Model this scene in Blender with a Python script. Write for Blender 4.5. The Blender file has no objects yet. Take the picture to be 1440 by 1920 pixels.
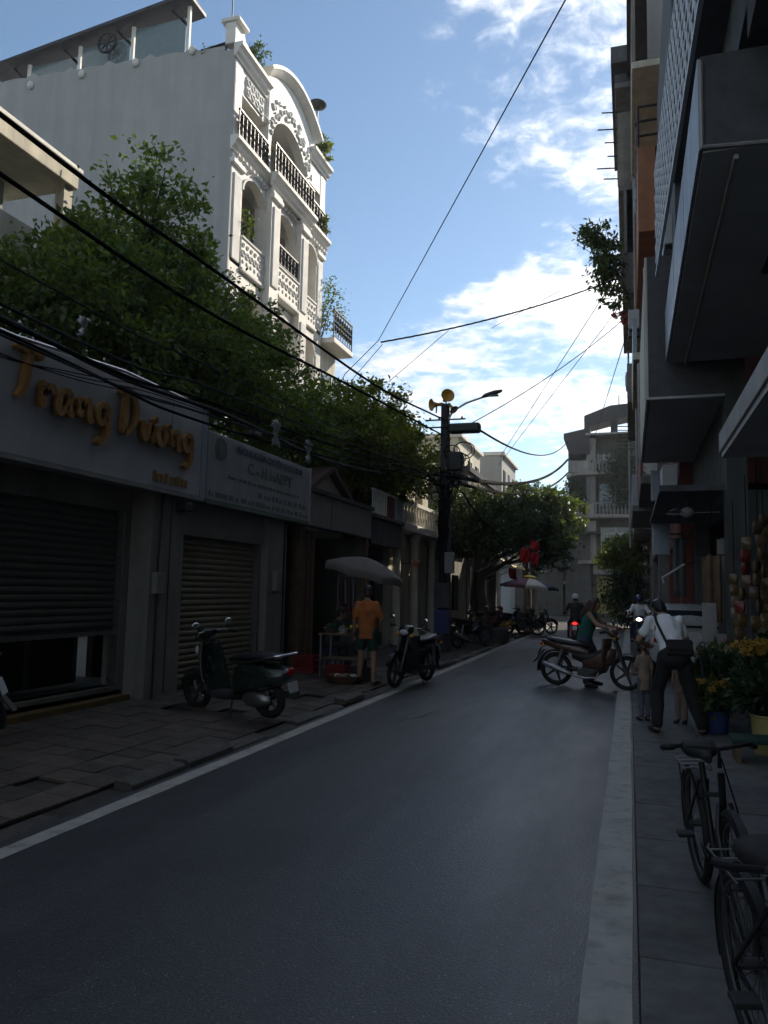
import bpy, bmesh, math, random
import numpy as np
from mathutils import Vector, Matrix, noise
random.seed(7); np.random.seed(7)
S = bpy.context.scene
C = S.collection
R = math.radians
# ------------------------------------------------------------------ camera, sky, sun, exposure
cam = bpy.data.cameras.new('camera'); co = bpy.data.objects.new('camera', cam); C.objects.link(co)
cam.sensor_fit = 'VERTICAL'; cam.sensor_height = 24.0; cam.lens = 24.0 * 1450 / 1920
cam.clip_start = 0.05; cam.clip_end = 3000
co.matrix_world = Matrix.Translation((0, 0, 1.62)) @ Matrix.Rotation(R(17.631), 4, 'Z') @ Matrix.Rotation(R(90 + 5.7236), 4, 'X') @ Matrix.Rotation(R(1.2), 4, 'Z')
S.camera = co
SUN_AZ, SUN_EL = R(26), R(33)
SD = Vector((math.sin(SUN_AZ) * math.cos(SUN_EL), math.cos(SUN_AZ) * math.cos(SUN_EL), math.sin(SUN_EL)))
W = bpy.data.worlds.new('World'); S.world = W; W.use_nodes = True
nt = W.node_tree; nt.nodes.clear()
def nd(t, **k):
    n = nt.nodes.new(t)
    for a, b in k.items(): setattr(n, a, b)
    return n
def lk(a, b): nt.links.new(a, b)
def mth(op, a, b=None, c=None):
    n = nd('ShaderNodeMath', operation=op)
    for i, v in enumerate((a, b, c)):
        if v is None: continue
        if isinstance(v, (int, float)): n.inputs[i].default_value = v
        else: lk(v, n.inputs[i])
    return n.outputs[0]
sky = nd('ShaderNodeTexSky', sky_type='NISHITA', sun_disc=False, sun_elevation=SUN_EL, sun_rotation=SUN_AZ, air_density=1.0, dust_density=0.25, ozone_density=2.6, altitude=10)
tc = nd('ShaderNodeTexCoord')
sep = nd('ShaderNodeSeparateXYZ'); lk(tc.outputs['Generated'], sep.inputs[0])
zz = mth('ADD', mth('MAXIMUM', sep.outputs[2], 0.0), 0.12)
px_, py_ = mth('DIVIDE', sep.outputs[0], zz), mth('DIVIDE', sep.outputs[1], zz)
comb = nd('ShaderNodeCombineXYZ'); lk(px_, comb.inputs[0]); lk(py_, comb.inputs[1])
def wnoise(scale, detail, rough, off, dist=0.0):
    m = nd('ShaderNodeMapping'); lk(comb.outputs[0], m.inputs[0]); m.inputs['Location'].default_value = off
    n = nd('ShaderNodeTexNoise'); n.inputs['Scale'].default_value = scale; n.inputs['Detail'].default_value = detail
    n.inputs['Roughness'].default_value = rough; n.inputs['Distortion'].default_value = dist
    lk(m.outputs[0], n.inputs['Vector']); return n.outputs['Fac']
n1 = wnoise(3.2, 9, 0.62, (3.1, 1.7, 0), 0.3)
n2 = wnoise(15.0, 6, 0.6, (0.4, 5.2, 0), 0.4)
n3 = wnoise(0.9, 3, 0.5, (7.3, 2.2, 0))
def blob(cx, cy, rx, ry, amp):
    dx = mth('DIVIDE', mth('SUBTRACT', px_, cx), rx); dy = mth('DIVIDE', mth('SUBTRACT', py_, cy), ry)
    q = mth('ADD', mth('MULTIPLY', dx, dx), mth('MULTIPLY', dy, dy))
    return mth('MULTIPLY', mth('POWER', 2.718, mth('MULTIPLY', q, -1.0)), amp)
cov = mth('ADD', mth('MULTIPLY', mth('SUBTRACT', n3, 0.5), 0.5), 0.06)
for b in ((-0.12, 1.98, 0.42, 0.22, 0.40), (-0.03, 1.34, 0.24, 0.30, 0.19), (-0.3, 2.75, 0.38, 0.42, 0.30), (-0.55, 2.25, 0.2, 0.2, 0.16),
          (-0.9, 2.4, 0.3, 0.3, 0.14), (-0.72, 1.25, 0.48, 0.75, -0.46), (-0.36, 1.62, 0.28, 0.14, -0.26), (-0.28, 2.4, 0.35, 0.09, -0.14), (1.3, 1.6, 0.9, 0.8, 0.2), (0.0, -2.2, 3.0, 2.2, 0.22)):  # last blob: unseen cloud added behind the camera as white fill for the shade
    cov = mth('ADD', cov, blob(*b))
dens = mth('ADD', mth('ADD', mth('MULTIPLY', mth('SUBTRACT', n1, 0.5), 1.15), mth('MULTIPLY', mth('SUBTRACT', n2, 0.5), 0.6)), cov)
mr = nd('ShaderNodeMapRange', interpolation_type='SMOOTHSTEP'); lk(dens, mr.inputs[0])
mr.inputs[1].default_value = 0.0; mr.inputs[2].default_value = 0.46; mr.inputs[3].default_value = 0.0; mr.inputs[4].default_value = 0.92
# brightness of the cloud falls off with the angle to the sun (forward scattering), thick middles are greyer
vd = nd('ShaderNodeVectorMath', operation='DOT_PRODUCT'); lk(tc.outputs['Generated'], vd.inputs[0]); vd.inputs[1].default_value = SD
fwd = mth('POWER', mth('MAXIMUM', mth('MULTIPLY_ADD', vd.outputs['Value'], 0.5, 0.5), 0.0), 9.0)
br = mth('MULTIPLY_ADD', fwd, 10.0, 3.3)
gr = nd('ShaderNodeMapRange'); lk(n2, gr.inputs[0]); gr.inputs[1].default_value = 0.35; gr.inputs[2].default_value = 0.7; gr.inputs[3].default_value = 0.78; gr.inputs[4].default_value = 1.12
br = mth('MULTIPLY', br, gr.outputs[0])
cc = nd('ShaderNodeCombineColor')
lk(br, cc.inputs[0]); lk(mth('MULTIPLY', br, 0.985), cc.inputs[1]); lk(mth('MULTIPLY', br, 0.975), cc.inputs[2])
mixc = nd('ShaderNodeMix', data_type='RGBA'); lk(mr.outputs[0], mixc.inputs['Factor'])
hs = nd('ShaderNodeHueSaturation'); hs.inputs['Hue'].default_value = 0.493; hs.inputs['Saturation'].default_value = 0.96; hs.inputs['Value'].default_value = 0.74
lk(sky.outputs[0], hs.inputs['Color']); lk(hs.outputs[0], mixc.inputs['A']); lk(cc.outputs[0], mixc.inputs['B'])
bg = nd('ShaderNodeBackground'); bg.inputs['Strength'].default_value = 0.12; lk(mixc.outputs['Result'], bg.inputs['Color'])
wo = nd('ShaderNodeOutputWorld'); lk(bg.outputs[0], wo.inputs['Surface'])
sl = bpy.data.lights.new('sun', 'SUN'); sl.energy = 3.3; sl.angle = R(0.5); sl.color = (1.0, 0.88, 0.71)
so = bpy.data.objects.new('sun', sl); C.objects.link(so); so.rotation_euler = (-SD).to_track_quat('-Z', 'Y').to_euler(); so.location = SD * 60
S.view_settings.view_transform = 'Standard'; S.view_settings.look = 'None'; S.view_settings.exposure = 0.85; S.view_settings.gamma = 1.0
S.view_settings.use_curve_mapping = False
S.render.engine = 'CYCLES'; S.cycles.use_denoising = True; S.cycles.max_bounces = 5; S.cycles.diffuse_bounces = 3; S.cycles.glossy_bounces = 2; S.cycles.transmission_bounces = 2; S.cycles.use_adaptive_sampling = True; S.cycles.adaptive_threshold = 0.03; S.cycles.caustics_reflective = False
W.cycles.sampling_method = 'MANUAL'; W.cycles.sample_map_resolution = 512
# ------------------------------------------------------------------ materials
MATS = {}
def mat(name, col, rough=0.7, var=0.15, scale=6.0, bump=0.0, bscale=None, metal=0.0, streak=0.0, spec=0.5, col2=None, mscale=1.2, mix2=(0.55, 0.7), coat=0.0, objvar=0.0):
    if name in MATS: return MATS[name]
    m = bpy.data.materials.new(name); m.use_nodes = True; t = m.node_tree; b = t.nodes['Principled BSDF']
    b.inputs['Roughness'].default_value = rough; b.inputs['Metallic'].default_value = metal; b.inputs['Specular IOR Level'].default_value = spec
    if coat: b.inputs['Coat Weight'].default_value = coat; b.inputs['Coat Roughness'].default_value = 0.1
    N, L = t.nodes.new, t.links.new
    g = N('ShaderNodeNewGeometry')
    def noi(s, d=5, stretch=None):
        n = N('ShaderNodeTexNoise'); n.inputs['Scale'].default_value = s; n.inputs['Detail'].default_value = d; n.inputs['Roughness'].default_value = 0.62
        if stretch:
            mp = N('ShaderNodeMapping'); mp.inputs['Scale'].default_value = stretch; L(g.outputs['Position'], mp.inputs[0]); L(mp.outputs[0], n.inputs['Vector'])
        else: L(g.outputs['Position'], n.inputs['Vector'])
        return n
    def mr_(src, a, b2, c, d):
        r = N('ShaderNodeMapRange'); L(src, r.inputs[0])
        for i, v in enumerate((a, b2, c, d)): r.inputs[i + 1].default_value = v
        return r.outputs[0]
    def mul(colsock, fac):
        x = N('ShaderNodeMix'); x.data_type = 'RGBA'; x.blend_type = 'MULTIPLY'; x.inputs['Factor'].default_value = 1
        if isinstance(colsock, tuple): x.inputs['A'].default_value = (*colsock, 1)
        else: L(colsock, x.inputs['A'])
        L(fac, x.inputs['B']); return x.outputs['Result']
    cs = tuple(col)
    if col2:
        x = N('ShaderNodeMix'); x.data_type = 'RGBA'; x.inputs['A'].default_value = (*col, 1); x.inputs['B'].default_value = (*col2, 1)
        L(mr_(noi(mscale, 6).outputs['Fac'], mix2[0], mix2[1], 0, 1), x.inputs['Factor']); cs = x.outputs['Result']
    if var: cs = mul(cs, mr_(noi(scale, 6).outputs['Fac'], 0.25, 0.75, 1 - var * 1.4, 1 + var))
    if streak: cs = mul(cs, mr_(noi(1.0, 5, (2.6, 2.6, 0.22)).outputs['Fac'], 0.38, 0.62, 1 - streak, 1.0))
    if objvar:
        oi = N('ShaderNodeObjectInfo'); cs = mul(cs, mr_(oi.outputs['Random'], 0, 1, 1 - objvar, 1 + objvar))
    if isinstance(cs, tuple): b.inputs['Base Color'].default_value = (*cs, 1)
    else: L(cs, b.inputs['Base Color'])
    if rough > 0.15: L(mr_(noi(scale * 1.7, 4).outputs['Fac'], 0.2, 0.8, max(0.03, rough - 0.12), min(1, rough + 0.12)), b.inputs['Roughness'])
    if bump:
        bp = N('ShaderNodeBump'); bp.inputs['Strength'].default_value = 0.6; bp.inputs['Distance'].default_value = bump
        L(noi(bscale or scale * 4, 5).outputs['Fac'], bp.inputs['Height']); L(bp.outputs[0], b.inputs['Normal'])
    MATS[name] = m; return m
def emat(name, col, strength):
    m = bpy.data.materials.new(name); m.use_nodes = True; b = m.node_tree.nodes['Principled BSDF']
    b.inputs['Base Color'].default_value = (*col, 1); b.inputs['Emission Color'].default_value = (*col, 1); b.inputs['Emission Strength'].default_value = strength
    MATS[name] = m; return m
def glass(name, col=(0.02, 0.025, 0.03), rough=0.06):
    return mat(name, col, rough, var=0, spec=0.8)
def leafmat(name, col, col2, trans=0.35):
    m = bpy.data.materials.new(name); m.use_nodes = True; t = m.node_tree; t.nodes.clear(); N, L = t.nodes.new, t.links.new
    g = N('ShaderNodeNewGeometry'); x = N('ShaderNodeMix'); x.data_type = 'RGBA'; x.inputs['A'].default_value = (*col, 1); x.inputs['B'].default_value = (*col2, 1)
    L(g.outputs['Random Per Island'], x.inputs['Factor'])
    p = N('ShaderNodeBsdfPrincipled'); p.inputs['Roughness'].default_value = 0.45; p.inputs['Specular IOR Level'].default_value = 0.35; L(x.outputs['Result'], p.inputs['Base Color'])
    tr = N('ShaderNodeBsdfTranslucent'); y = N('ShaderNodeMix'); y.data_type = 'RGBA'; y.blend_type = 'MULTIPLY'; y.inputs['Factor'].default_value = 1
    L(x.outputs['Result'], y.inputs['A']); y.inputs['B'].default_value = (1.7, 1.6, 0.5, 1); L(y.outputs['Result'], tr.inputs['Color'])
    mx = N('ShaderNodeMixShader'); mx.inputs[0].default_value = trans; L(p.outputs[0], mx.inputs[1]); L(tr.outputs[0], mx.inputs[2])
    o = N('ShaderNodeOutputMaterial'); L(mx.outputs[0], o.inputs[0]); MATS[name] = m; return m
# ------------------------------------------------------------------ mesh builder
class MB:
    def __init__(s): s.v = []; s.f = []
    def add(s, vs, fs):
        o = len(s.v); s.v += [tuple(p) for p in vs]; s.f += [tuple(i + o for i in f) for f in fs]; return s
    def poly(s, *vs): return s.add(vs, [tuple(range(len(vs)))])
    def bb(s, x0, x1, y0, y1, z0, z1, M=None):
        vs = [(x, y, z) for x in (x0, x1) for y in (y0, y1) for z in (z0, z1)]
        if M: vs = [M @ Vector(p) for p in vs]
        return s.add(vs, [(0, 1, 3, 2), (4, 6, 7, 5), (0, 4, 5, 1), (2, 3, 7, 6), (0, 2, 6, 4), (1, 5, 7, 3)])
    def box(s, c, d, M=None):
        T = Matrix.Translation(c) @ (M.to_4x4() if M else Matrix.Identity(4))
        return s.bb(-d[0] / 2, d[0] / 2, -d[1] / 2, d[1] / 2, -d[2] / 2, d[2] / 2, T)
    def tube(s, pts, r, n=7, cap=True, closed=False):
        pts = [Vector(p) for p in pts]; k = len(pts); rs = r if isinstance(r, (list, tuple)) else [r] * k
        o = len(s.v); up = None
        for i, p in enumerate(pts):
            a = pts[i - 1] if (i or closed) else p; b = pts[(i + 1) % k] if (i < k - 1 or closed) else p
            t = (b - a).normalized() if (b - a).length > 1e-9 else Vector((0, 0, 1))
            if up is None: up = Vector((0, 0, 1)) if abs(t.z) < 0.9 else Vector((1, 0, 0))
            u = t.cross(up)
            u = u.normalized() if u.length > 1e-6 else t.orthogonal().normalized()
            w = u.cross(t).normalized(); up = w
            for j in range(n):
                q = 2 * math.pi * j / n; s.v.append(tuple(p + u * math.cos(q) * rs[i] + w * math.sin(q) * rs[i]))
        for i in range(k if closed else k - 1):
            i2 = (i + 1) % k
            for j in range(n):
                s.f.append((o + i * n + j, o + i * n + (j + 1) % n, o + i2 * n + (j + 1) % n, o + i2 * n + j))
        if cap and not closed:
            s.f.append(tuple(o + j for j in range(n))[::-1]); s.f.append(tuple(o + (k - 1) * n + j for j in range(n)))
        return s
    def cyl(s, a, b, r, r2=None, n=10): return s.tube([a, b], [r, r if r2 is None else r2], n)
    def ring(s, c, Rr, r, axis='y', n=28, m=7, sq=1.0):
        pts = []
        c = Vector(c); o = len(s.v)
        for i in range(n):
            a = 2 * math.pi * i / n
            for j in range(m):
                q = 2 * math.pi * j / m; rr = Rr + r * math.cos(q); h = r * sq * math.sin(q)
                if axis == 'y': p = (rr * math.cos(a), h, rr * math.sin(a))
                elif axis == 'z': p = (rr * math.cos(a), rr * math.sin(a), h)
                else: p = (h, rr * math.cos(a), rr * math.sin(a))
                s.v.append(tuple(c + Vector(p)))
        for i in range(n):
            for j in range(m):
                s.f.append((o + i * m + j, o + i * m + (j + 1) % m, o + (i + 1) % n * m + (j + 1) % m, o + (i + 1) % n * m + j))
        return s
    def ell(s, c, r, nu=12, nv=8, M=None):
        c = Vector(c); o = len(s.v)
        for i in range(nv + 1):
            th = math.pi * i / nv
            for j in range(nu):
                ph = 2 * math.pi * j / nu
                p = Vector((r[0] * math.sin(th) * math.cos(ph), r[1] * math.sin(th) * math.sin(ph), r[2] * math.cos(th)))
                if M: p = M @ p
                s.v.append(tuple(c + p))
        for i in range(nv):
            for j in range(nu):
                a, b = o + i * nu + j, o + i * nu + (j + 1) % nu
                s.f.append((a, a + nu, b + nu, b))
        return s
    def loft(s, secs, cap=True):
        n = len(secs[0]); o = len(s.v)
        for q in secs: s.v += [tuple(p) for p in q]
        for i in range(len(secs) - 1):
            for j in range(n):
                a, b = o + i * n + j, o + i * n + (j + 1) % n; s.f.append((a, b, b + n, a + n))
        if cap: s.f.append(tuple(range(o + n - 1, o - 1, -1))); e = o + (len(secs) - 1) * n; s.f.append(tuple(range(e, e + n)))
        return s
    def eloft(s, secs, n=12, ax='x', p=2.6):
        out = []
        for (c, ru, rv) in secs:
            q = []
            for j in range(n):
                a = 2 * math.pi * j / n; ca, sa = math.cos(a), math.sin(a)
                u = math.copysign(abs(ca) ** (2 / p), ca) * ru; v = math.copysign(abs(sa) ** (2 / p), sa) * rv
                if ax == 'x': q.append((c[0], c[1] + u, c[2] + v))
                elif ax == 'z': q.append((c[0] + u, c[1] + v, c[2]))
                else: q.append((c[0] + u, c[1], c[2] + v))
            out.append(q)
        return s.loft(out)
    def lathe(s, prof, c=(0, 0, 0), n=14, cap=True):
        secs = [[(c[0] + r * math.cos(2 * math.pi * j / n), c[1] + r * math.sin(2 * math.pi * j / n), c[2] + z) for j in range(n)] for r, z in prof]
        return s.loft(secs, cap)
    def prism(s, poly, axis, d0, d1):
        def P(a, b, d): return {'x': (d, a, b), 'y': (a, d, b), 'z': (a, b, d)}[axis]
        n = len(poly)
        return s.add([P(a, b, d0) for a, b in poly] + [P(a, b, d1) for a, b in poly],
                     [tuple(range(n))[::-1], tuple(range(n, 2 * n))] + [(i, (i + 1) % n, n + (i + 1) % n, n + i) for i in range(n)])
    def mesh(s, name):
        me = bpy.data.meshes.new(name); me.from_pydata(s.v, [], s.f); me.validate(); 
        bm = bmesh.new(); bm.from_mesh(me); bmesh.ops.recalc_face_normals(bm, faces=bm.faces); bm.to_mesh(me); bm.free()
        return me
    def build(s, name, m, parent=None, smooth=False, bevel=0.0):
        me = s.mesh(name); me.materials.append(m if not isinstance(m, str) else MATS[m])
        return link(name, me, parent, smooth, bevel)
def link(name, me, parent=None, smooth=False, bevel=0.0):
    o = bpy.data.objects.new(name, me); C.objects.link(o)
    if parent: o.parent = parent
    if smooth:
        me.polygons.foreach_set('use_smooth', [True] * len(me.polygons))
        if smooth != 'all': 
            try: me.set_sharp_from_angle(angle=R(50))
            except Exception: pass
    if bevel:
        b = o.modifiers.new('bevel', 'BEVEL'); b.width = bevel; b.segments = 2; b.limit_method = 'ANGLE'; b.angle_limit = R(40)
    return o
def tag(o, label, cat, group=None, kind=None):
    if label: o['label'] = label
    if cat: o['category'] = cat
    if group: o['group'] = group
    if kind: o['kind'] = kind
    return o
def thing(name, label, cat, loc=(0, 0, 0), rz=0.0, group=None, lean=0.0, pitch=0.0):
    o = bpy.data.objects.new(name, None); C.objects.link(o); o.location = loc
    o.rotation_euler = (lean, pitch, rz); o.empty_display_size = 0.1
    return tag(o, label, cat, group)
def struct(o): o['kind'] = 'structure'; return o
def inst(src, parent=None, loc=None, rot=None, scale=None):
    o = src.copy(); C.objects.link(o); o.parent = parent
    if loc is not None: o.location = loc
    if rot is not None: o.rotation_euler = rot
    if scale is not None: o.scale = scale
    return o
def copy_tree(o, parent=None):
    c = o.copy(); C.objects.link(c); c.parent = parent
    for ch in list(o.children): copy_tree(ch, c)
    return c
def wall_boxes(mb, axis, d0, d1, a0, a1, z0, z1, holes):
    """a wall slab with rectangular openings: axis 'x' = slab between x=d0..d1 running along y (a), axis 'y' the other way"""
    As = sorted({a0, a1, *[h[0] for h in holes], *[h[1] for h in holes]}); Zs = sorted({z0, z1, *[h[2] for h in holes], *[h[3] for h in holes]})
    As = [a for a in As if a0 <= a <= a1]; Zs = [z for z in Zs if z0 <= z <= z1]
    for i in range(len(As) - 1):
        run = None
        for j in range(len(Zs) - 1):
            ac, zc = (As[i] + As[i + 1]) / 2, (Zs[j] + Zs[j + 1]) / 2
            solid = not any(h[0] < ac < h[1] and h[2] < zc < h[3] for h in holes)
            if solid: run = (run[0], Zs[j + 1]) if run else (Zs[j], Zs[j + 1])
            if run and (not solid or j == len(Zs) - 2):
                if axis == 'x': mb.bb(d0, d1, As[i], As[i + 1], run[0], run[1])
                else: mb.bb(As[i], As[i + 1], d0, d1, run[0], run[1])
                run = None
    return mb
def text_mesh(txt, size, extrude=0.0, align='CENTER', shear=0.0, bold=0.0):
    cu = bpy.data.curves.new('t', 'FONT'); cu.body = txt; cu.size = size; cu.extrude = extrude; cu.align_x = align; cu.align_y = 'CENTER'; cu.shear = shear; cu.offset = bold
    cu.resolution_u = 3
    o = bpy.data.objects.new('t', cu); C.objects.link(o); dg = bpy.context.evaluated_depsgraph_get()
    me = bpy.data.meshes.new_from_object(o.evaluated_get(dg)); bpy.data.objects.remove(o); bpy.data.curves.remove(cu); return me
FACE_PX = Matrix(((0, 0, 1, 0), (1, 0, 0, 0), (0, 1, 0, 0), (0, 0, 0, 1)))   # local x -> +Y, y -> Z, z -> +X
def leaves(name, blobs, n, L, m, parent, seed=1, clump=0.28, shell=0.55, droop=0.3):
    rng = np.random.default_rng(seed); vol = np.array([b[3] * b[4] * b[5] for b in blobs]); pr = vol / vol.sum()
    per = 38; nc = max(1, n // per)
    bi = rng.choice(len(blobs), nc, p=pr); B = np.array(blobs)[bi]
    d = rng.normal(size=(nc, 3)); d /= np.linalg.norm(d, axis=1)[:, None]
    rad = shell + (1 - shell) * rng.random(nc) ** 0.5
    inner = rng.random(nc) < 0.22; rad[inner] = rng.random(inner.sum()) * shell
    cc_ = B[:, :3] + d * rad[:, None] * B[:, 3:6]
    cs_ = clump * (0.6 + 0.9 * rng.random(nc))
    c = np.repeat(cc_, per, 0) + rng.normal(size=(nc * per, 3)) * np.repeat(cs_, per)[:, None] * np.array([0.6, 0.6, 0.36])
    k = len(c); out = np.repeat(d, per, 0) + rng.normal(size=(k, 3)) * 0.9; out[:, 2] -= droop
    out /= np.linalg.norm(out, axis=1)[:, None]
    nrm = rng.normal(size=(k, 3)) * 0.75 + np.array([0, 0, 0.9]); side = np.cross(out, nrm); side /= (np.linalg.norm(side, axis=1)[:, None] + 1e-9)
    up = np.cross(side, out); l = (L * (0.65 + 0.7 * rng.random(k)))[:, None]
    p0 = c; p2 = c + out * l - up * l * 0.12; mid = c + out * l * 0.48
    p1 = mid + side * l * 0.26 + up * l * 0.09; p3 = mid - side * l * 0.26 + up * l * 0.09
    V = np.stack([p0, p1, p2, p3], 1).reshape(-1, 3)
    me = bpy.data.meshes.new(name); me.vertices.add(4 * k); me.vertices.foreach_set('co', V.ravel())
    idx = np.arange(4 * k).reshape(-1, 4); tri = np.stack([idx[:, [0, 1, 2]], idx[:, [0, 2, 3]]], 1).reshape(-1)
    me.loops.add(6 * k); me.loops.foreach_set('vertex_index', tri)
    me.polygons.add(2 * k); me.polygons.foreach_set('loop_start', np.arange(0, 6 * k, 3)); me.polygons.foreach_set('loop_total', np.full(2 * k, 3))
    me.update(); me.validate(); me.materials.append(m if not isinstance(m, str) else MATS[m])
    return link(name, me, parent)
def limbs(mb, base, ends, r0, seed=3):
    rng = random.Random(seed); base = Vector(base)
    for e in ends:
        e = Vector(e); q = [base]
        for t in (0.3, 0.6, 1.0):
            p = base.lerp(e, t) + Vector((rng.uniform(-.12, .12), rng.uniform(-.12, .12), rng.uniform(0, .2) * (1 - t) * 2)); q.append(p)
        mb.tube(q, [r0, r0 * .7, r0 * .45, r0 * .15], 7)
        for _ in range(4):
            t = rng.choice(q[1:3]); f = e + Vector((rng.uniform(-.8, .8), rng.uniform(-.8, .8), rng.uniform(-.3, .6)))
            mb.tube([t, t.lerp(f, .5) + Vector((0, 0, .1)), f], [r0 * .35, r0 * .22, r0 * .07], 5)
def voxel(mb, size, smooth_it=3, disp=0.0, dscale=8.0, seed=0.0):
    me = mb.mesh('v'); o = bpy.data.objects.new('v', me); C.objects.link(o)
    r = o.modifiers.new('r', 'REMESH'); r.mode = 'VOXEL'; r.voxel_size = size
    sm = o.modifiers.new('s', 'SMOOTH'); sm.iterations = smooth_it; sm.factor = 0.5
    dg = bpy.context.evaluated_depsgraph_get(); out = bpy.data.meshes.new_from_object(o.evaluated_get(dg)); bpy.data.objects.remove(o)
    if disp:
        nn = [(v.normal.copy(), v.co.copy()) for v in out.vertices]
        for v, (n_, c_) in zip(out.vertices, nn):
            v.co = c_ + n_ * disp * noise.noise(Vector((c_.x * dscale, c_.y * dscale, c_.z * dscale * 0.6 + seed)))
    return out
# ------------------------------------------------------------------ palette
def asphalt():
    m = bpy.data.materials.new('asphalt'); m.use_nodes = True; t = m.node_tree; b = t.nodes['Principled BSDF']; N, L = t.nodes.new, t.links.new
    g = N('ShaderNodeNewGeometry')
    def noi(scale, det=4, st=(1, 1, 1)):
        mp = N('ShaderNodeMapping'); mp.inputs['Scale'].default_value = st; L(g.outputs['Position'], mp.inputs[0]); n = N('ShaderNodeTexNoise'); n.inputs['Scale'].default_value = scale; n.inputs['Detail'].default_value = det; n.inputs['Roughness'].default_value = .65; L(mp.outputs[0], n.inputs['Vector']); return n.outputs['Fac']
    def rng_(src, a0, a1, c0, c1):
        r = N('ShaderNodeMapRange'); L(src, r.inputs[0])
        for i, v in enumerate((a0, a1, c0, c1)): r.inputs[i + 1].default_value = v
        return r.outputs[0]
    def mul(x, y):
        q = N('ShaderNodeMath'); q.operation = 'MULTIPLY'; L(x, q.inputs[0]); L(y, q.inputs[1]); return q.outputs[0]
    v = mul(mul(rng_(noi(.35, 5), .3, .7, .8, 1.22), rng_(noi(1.0, 5, (2.2, .12, 1)), .3, .7, .84, 1.16)), mul(rng_(noi(7, 6), .3, .7, .86, 1.14), rng_(noi(110, 2), .38, .62, .45, 1.65)))
    vo = N('ShaderNodeTexVoronoi'); vo.inputs['Scale'].default_value = 62; L(g.outputs['Position'], vo.inputs['Vector'])
    stone = mul(rng_(vo.outputs['Distance'], .10, .26, 1, 0), rng_(vo.outputs['Color'], .55, .8, 0, 1))
    mx = N('ShaderNodeMix'); mx.data_type = 'RGBA'; mx.inputs['A'].default_value = (.054, .055, .057, 1); mx.inputs['B'].default_value = (.30, .29, .27, 1); L(stone, mx.inputs['Factor'])
    my = N('ShaderNodeMix'); my.data_type = 'RGBA'; my.blend_type = 'MULTIPLY'; my.inputs['Factor'].default_value = 1; L(mx.outputs['Result'], my.inputs['A']); L(v, my.inputs['B']); L(my.outputs['Result'], b.inputs['Base Color'])
    L(rng_(noi(.8, 5, (1.5, .3, 1)), .3, .7, .36, .56), b.inputs['Roughness'])
    bp = N('ShaderNodeBump'); bp.inputs['Strength'].default_value = .3; bp.inputs['Distance'].default_value = .006; L(vo.outputs['Distance'], bp.inputs['Height']); L(bp.outputs[0], b.inputs['Normal'])
    MATS['asphalt'] = m
asphalt()
mat('earth', (0.10, 0.09, 0.075), 0.9, var=0.3, scale=1.5)
mat('line_paint', (0.42, 0.41, 0.37), 0.75, var=0.14, scale=4, bump=0.004, bscale=60, col2=(0.23, 0.225, 0.21), mscale=7, mix2=(0.5, 0.75))
mat('paver', (0.088, 0.07, 0.055), 0.8, var=0.3, scale=7, bump=0.006, bscale=40, objvar=0.3, col2=(0.05, 0.052, 0.048), mscale=1.7)
mat('slab', (0.11, 0.11, 0.105), 0.75, var=0.3, scale=5, bump=0.006, bscale=45, objvar=0.2, col2=(0.06, 0.065, 0.06), mscale=1.9)
mat('kerb', (0.10, 0.092, 0.08), 0.85, var=0.3, scale=8, bump=0.01, bscale=30, objvar=0.2)
mat('mortar', (0.05, 0.045, 0.038), 0.9, var=0.35, scale=4, bump=0.01, bscale=30)
mat('white_wall', (0.72, 0.72, 0.70), 0.75, var=0.06, scale=1.2, streak=0.1)
mat('grey_wall', (0.41, 0.42, 0.415), 0.8, var=0.08, scale=0.8, streak=0.12)
mat('cream', (0.66, 0.62, 0.5), 0.75, var=0.14, scale=1.5, streak=0.25)
mat('trim', (0.76, 0.74, 0.69), 0.65, var=0.08, scale=3)
mat('sign_white', (0.48, 0.48, 0.49), 0.45, var=0.08, scale=2, streak=0.12)
mat('sign_grey', (0.40, 0.40, 0.41), 0.5, var=0.1, scale=2, streak=0.15)
mat('panel_grey', (0.30, 0.29, 0.28), 0.6, var=0.12, scale=2, streak=0.15)
mat('gold', (0.38, 0.19, 0.045), 0.5, var=0.2, scale=9, metal=0.15)
mat('gold_side', (0.06, 0.045, 0.03), 0.6)
mat('ink_blue', (0.13, 0.125, 0.19), 0.6, var=0); mat('ink_green', (0.12, 0.17, 0.14), 0.6, var=0); mat('ink_grey', (0.19, 0.18, 0.18), 0.6, var=0)
mat('pillar', (0.30, 0.285, 0.26), 0.8, var=0.16, scale=4, streak=0.25, bump=0.003)
mat('stucco', (0.26, 0.24, 0.21), 0.85, var=0.2, scale=2.5, streak=0.3, bump=0.004)
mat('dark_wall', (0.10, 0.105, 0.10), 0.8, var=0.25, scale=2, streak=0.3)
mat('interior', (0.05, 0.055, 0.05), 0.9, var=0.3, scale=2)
mat('shutter_grey', (0.11, 0.115, 0.10), 0.5, var=0.15, scale=4, metal=0.2)
mat('shutter_tan', (0.26, 0.235, 0.155), 0.5, var=0.15, scale=4, metal=0.15)
mat('steel', (0.35, 0.35, 0.35), 0.35, var=0.1, metal=0.9); mat('chrome', (0.75, 0.76, 0.78), 0.14, var=0.0, metal=1.0)
mat('wood_step', (0.17, 0.11, 0.035), 0.55, var=0.25, scale=5)
mat('wood', (0.16, 0.10, 0.055), 0.7, var=0.3, scale=6)
mat('iron', (0.012, 0.012, 0.014), 0.5, var=0.1); mat('black', (0.01, 0.01, 0.011), 0.5, var=0.1); mat('rubber', (0.014, 0.014, 0.014), 0.8, var=0.15)
mat('black_gloss', (0.008, 0.008, 0.010), 0.18, var=0.0, coat=0.5); mat('vinyl', (0.013, 0.013, 0.015), 0.42, var=0.1)
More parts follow.
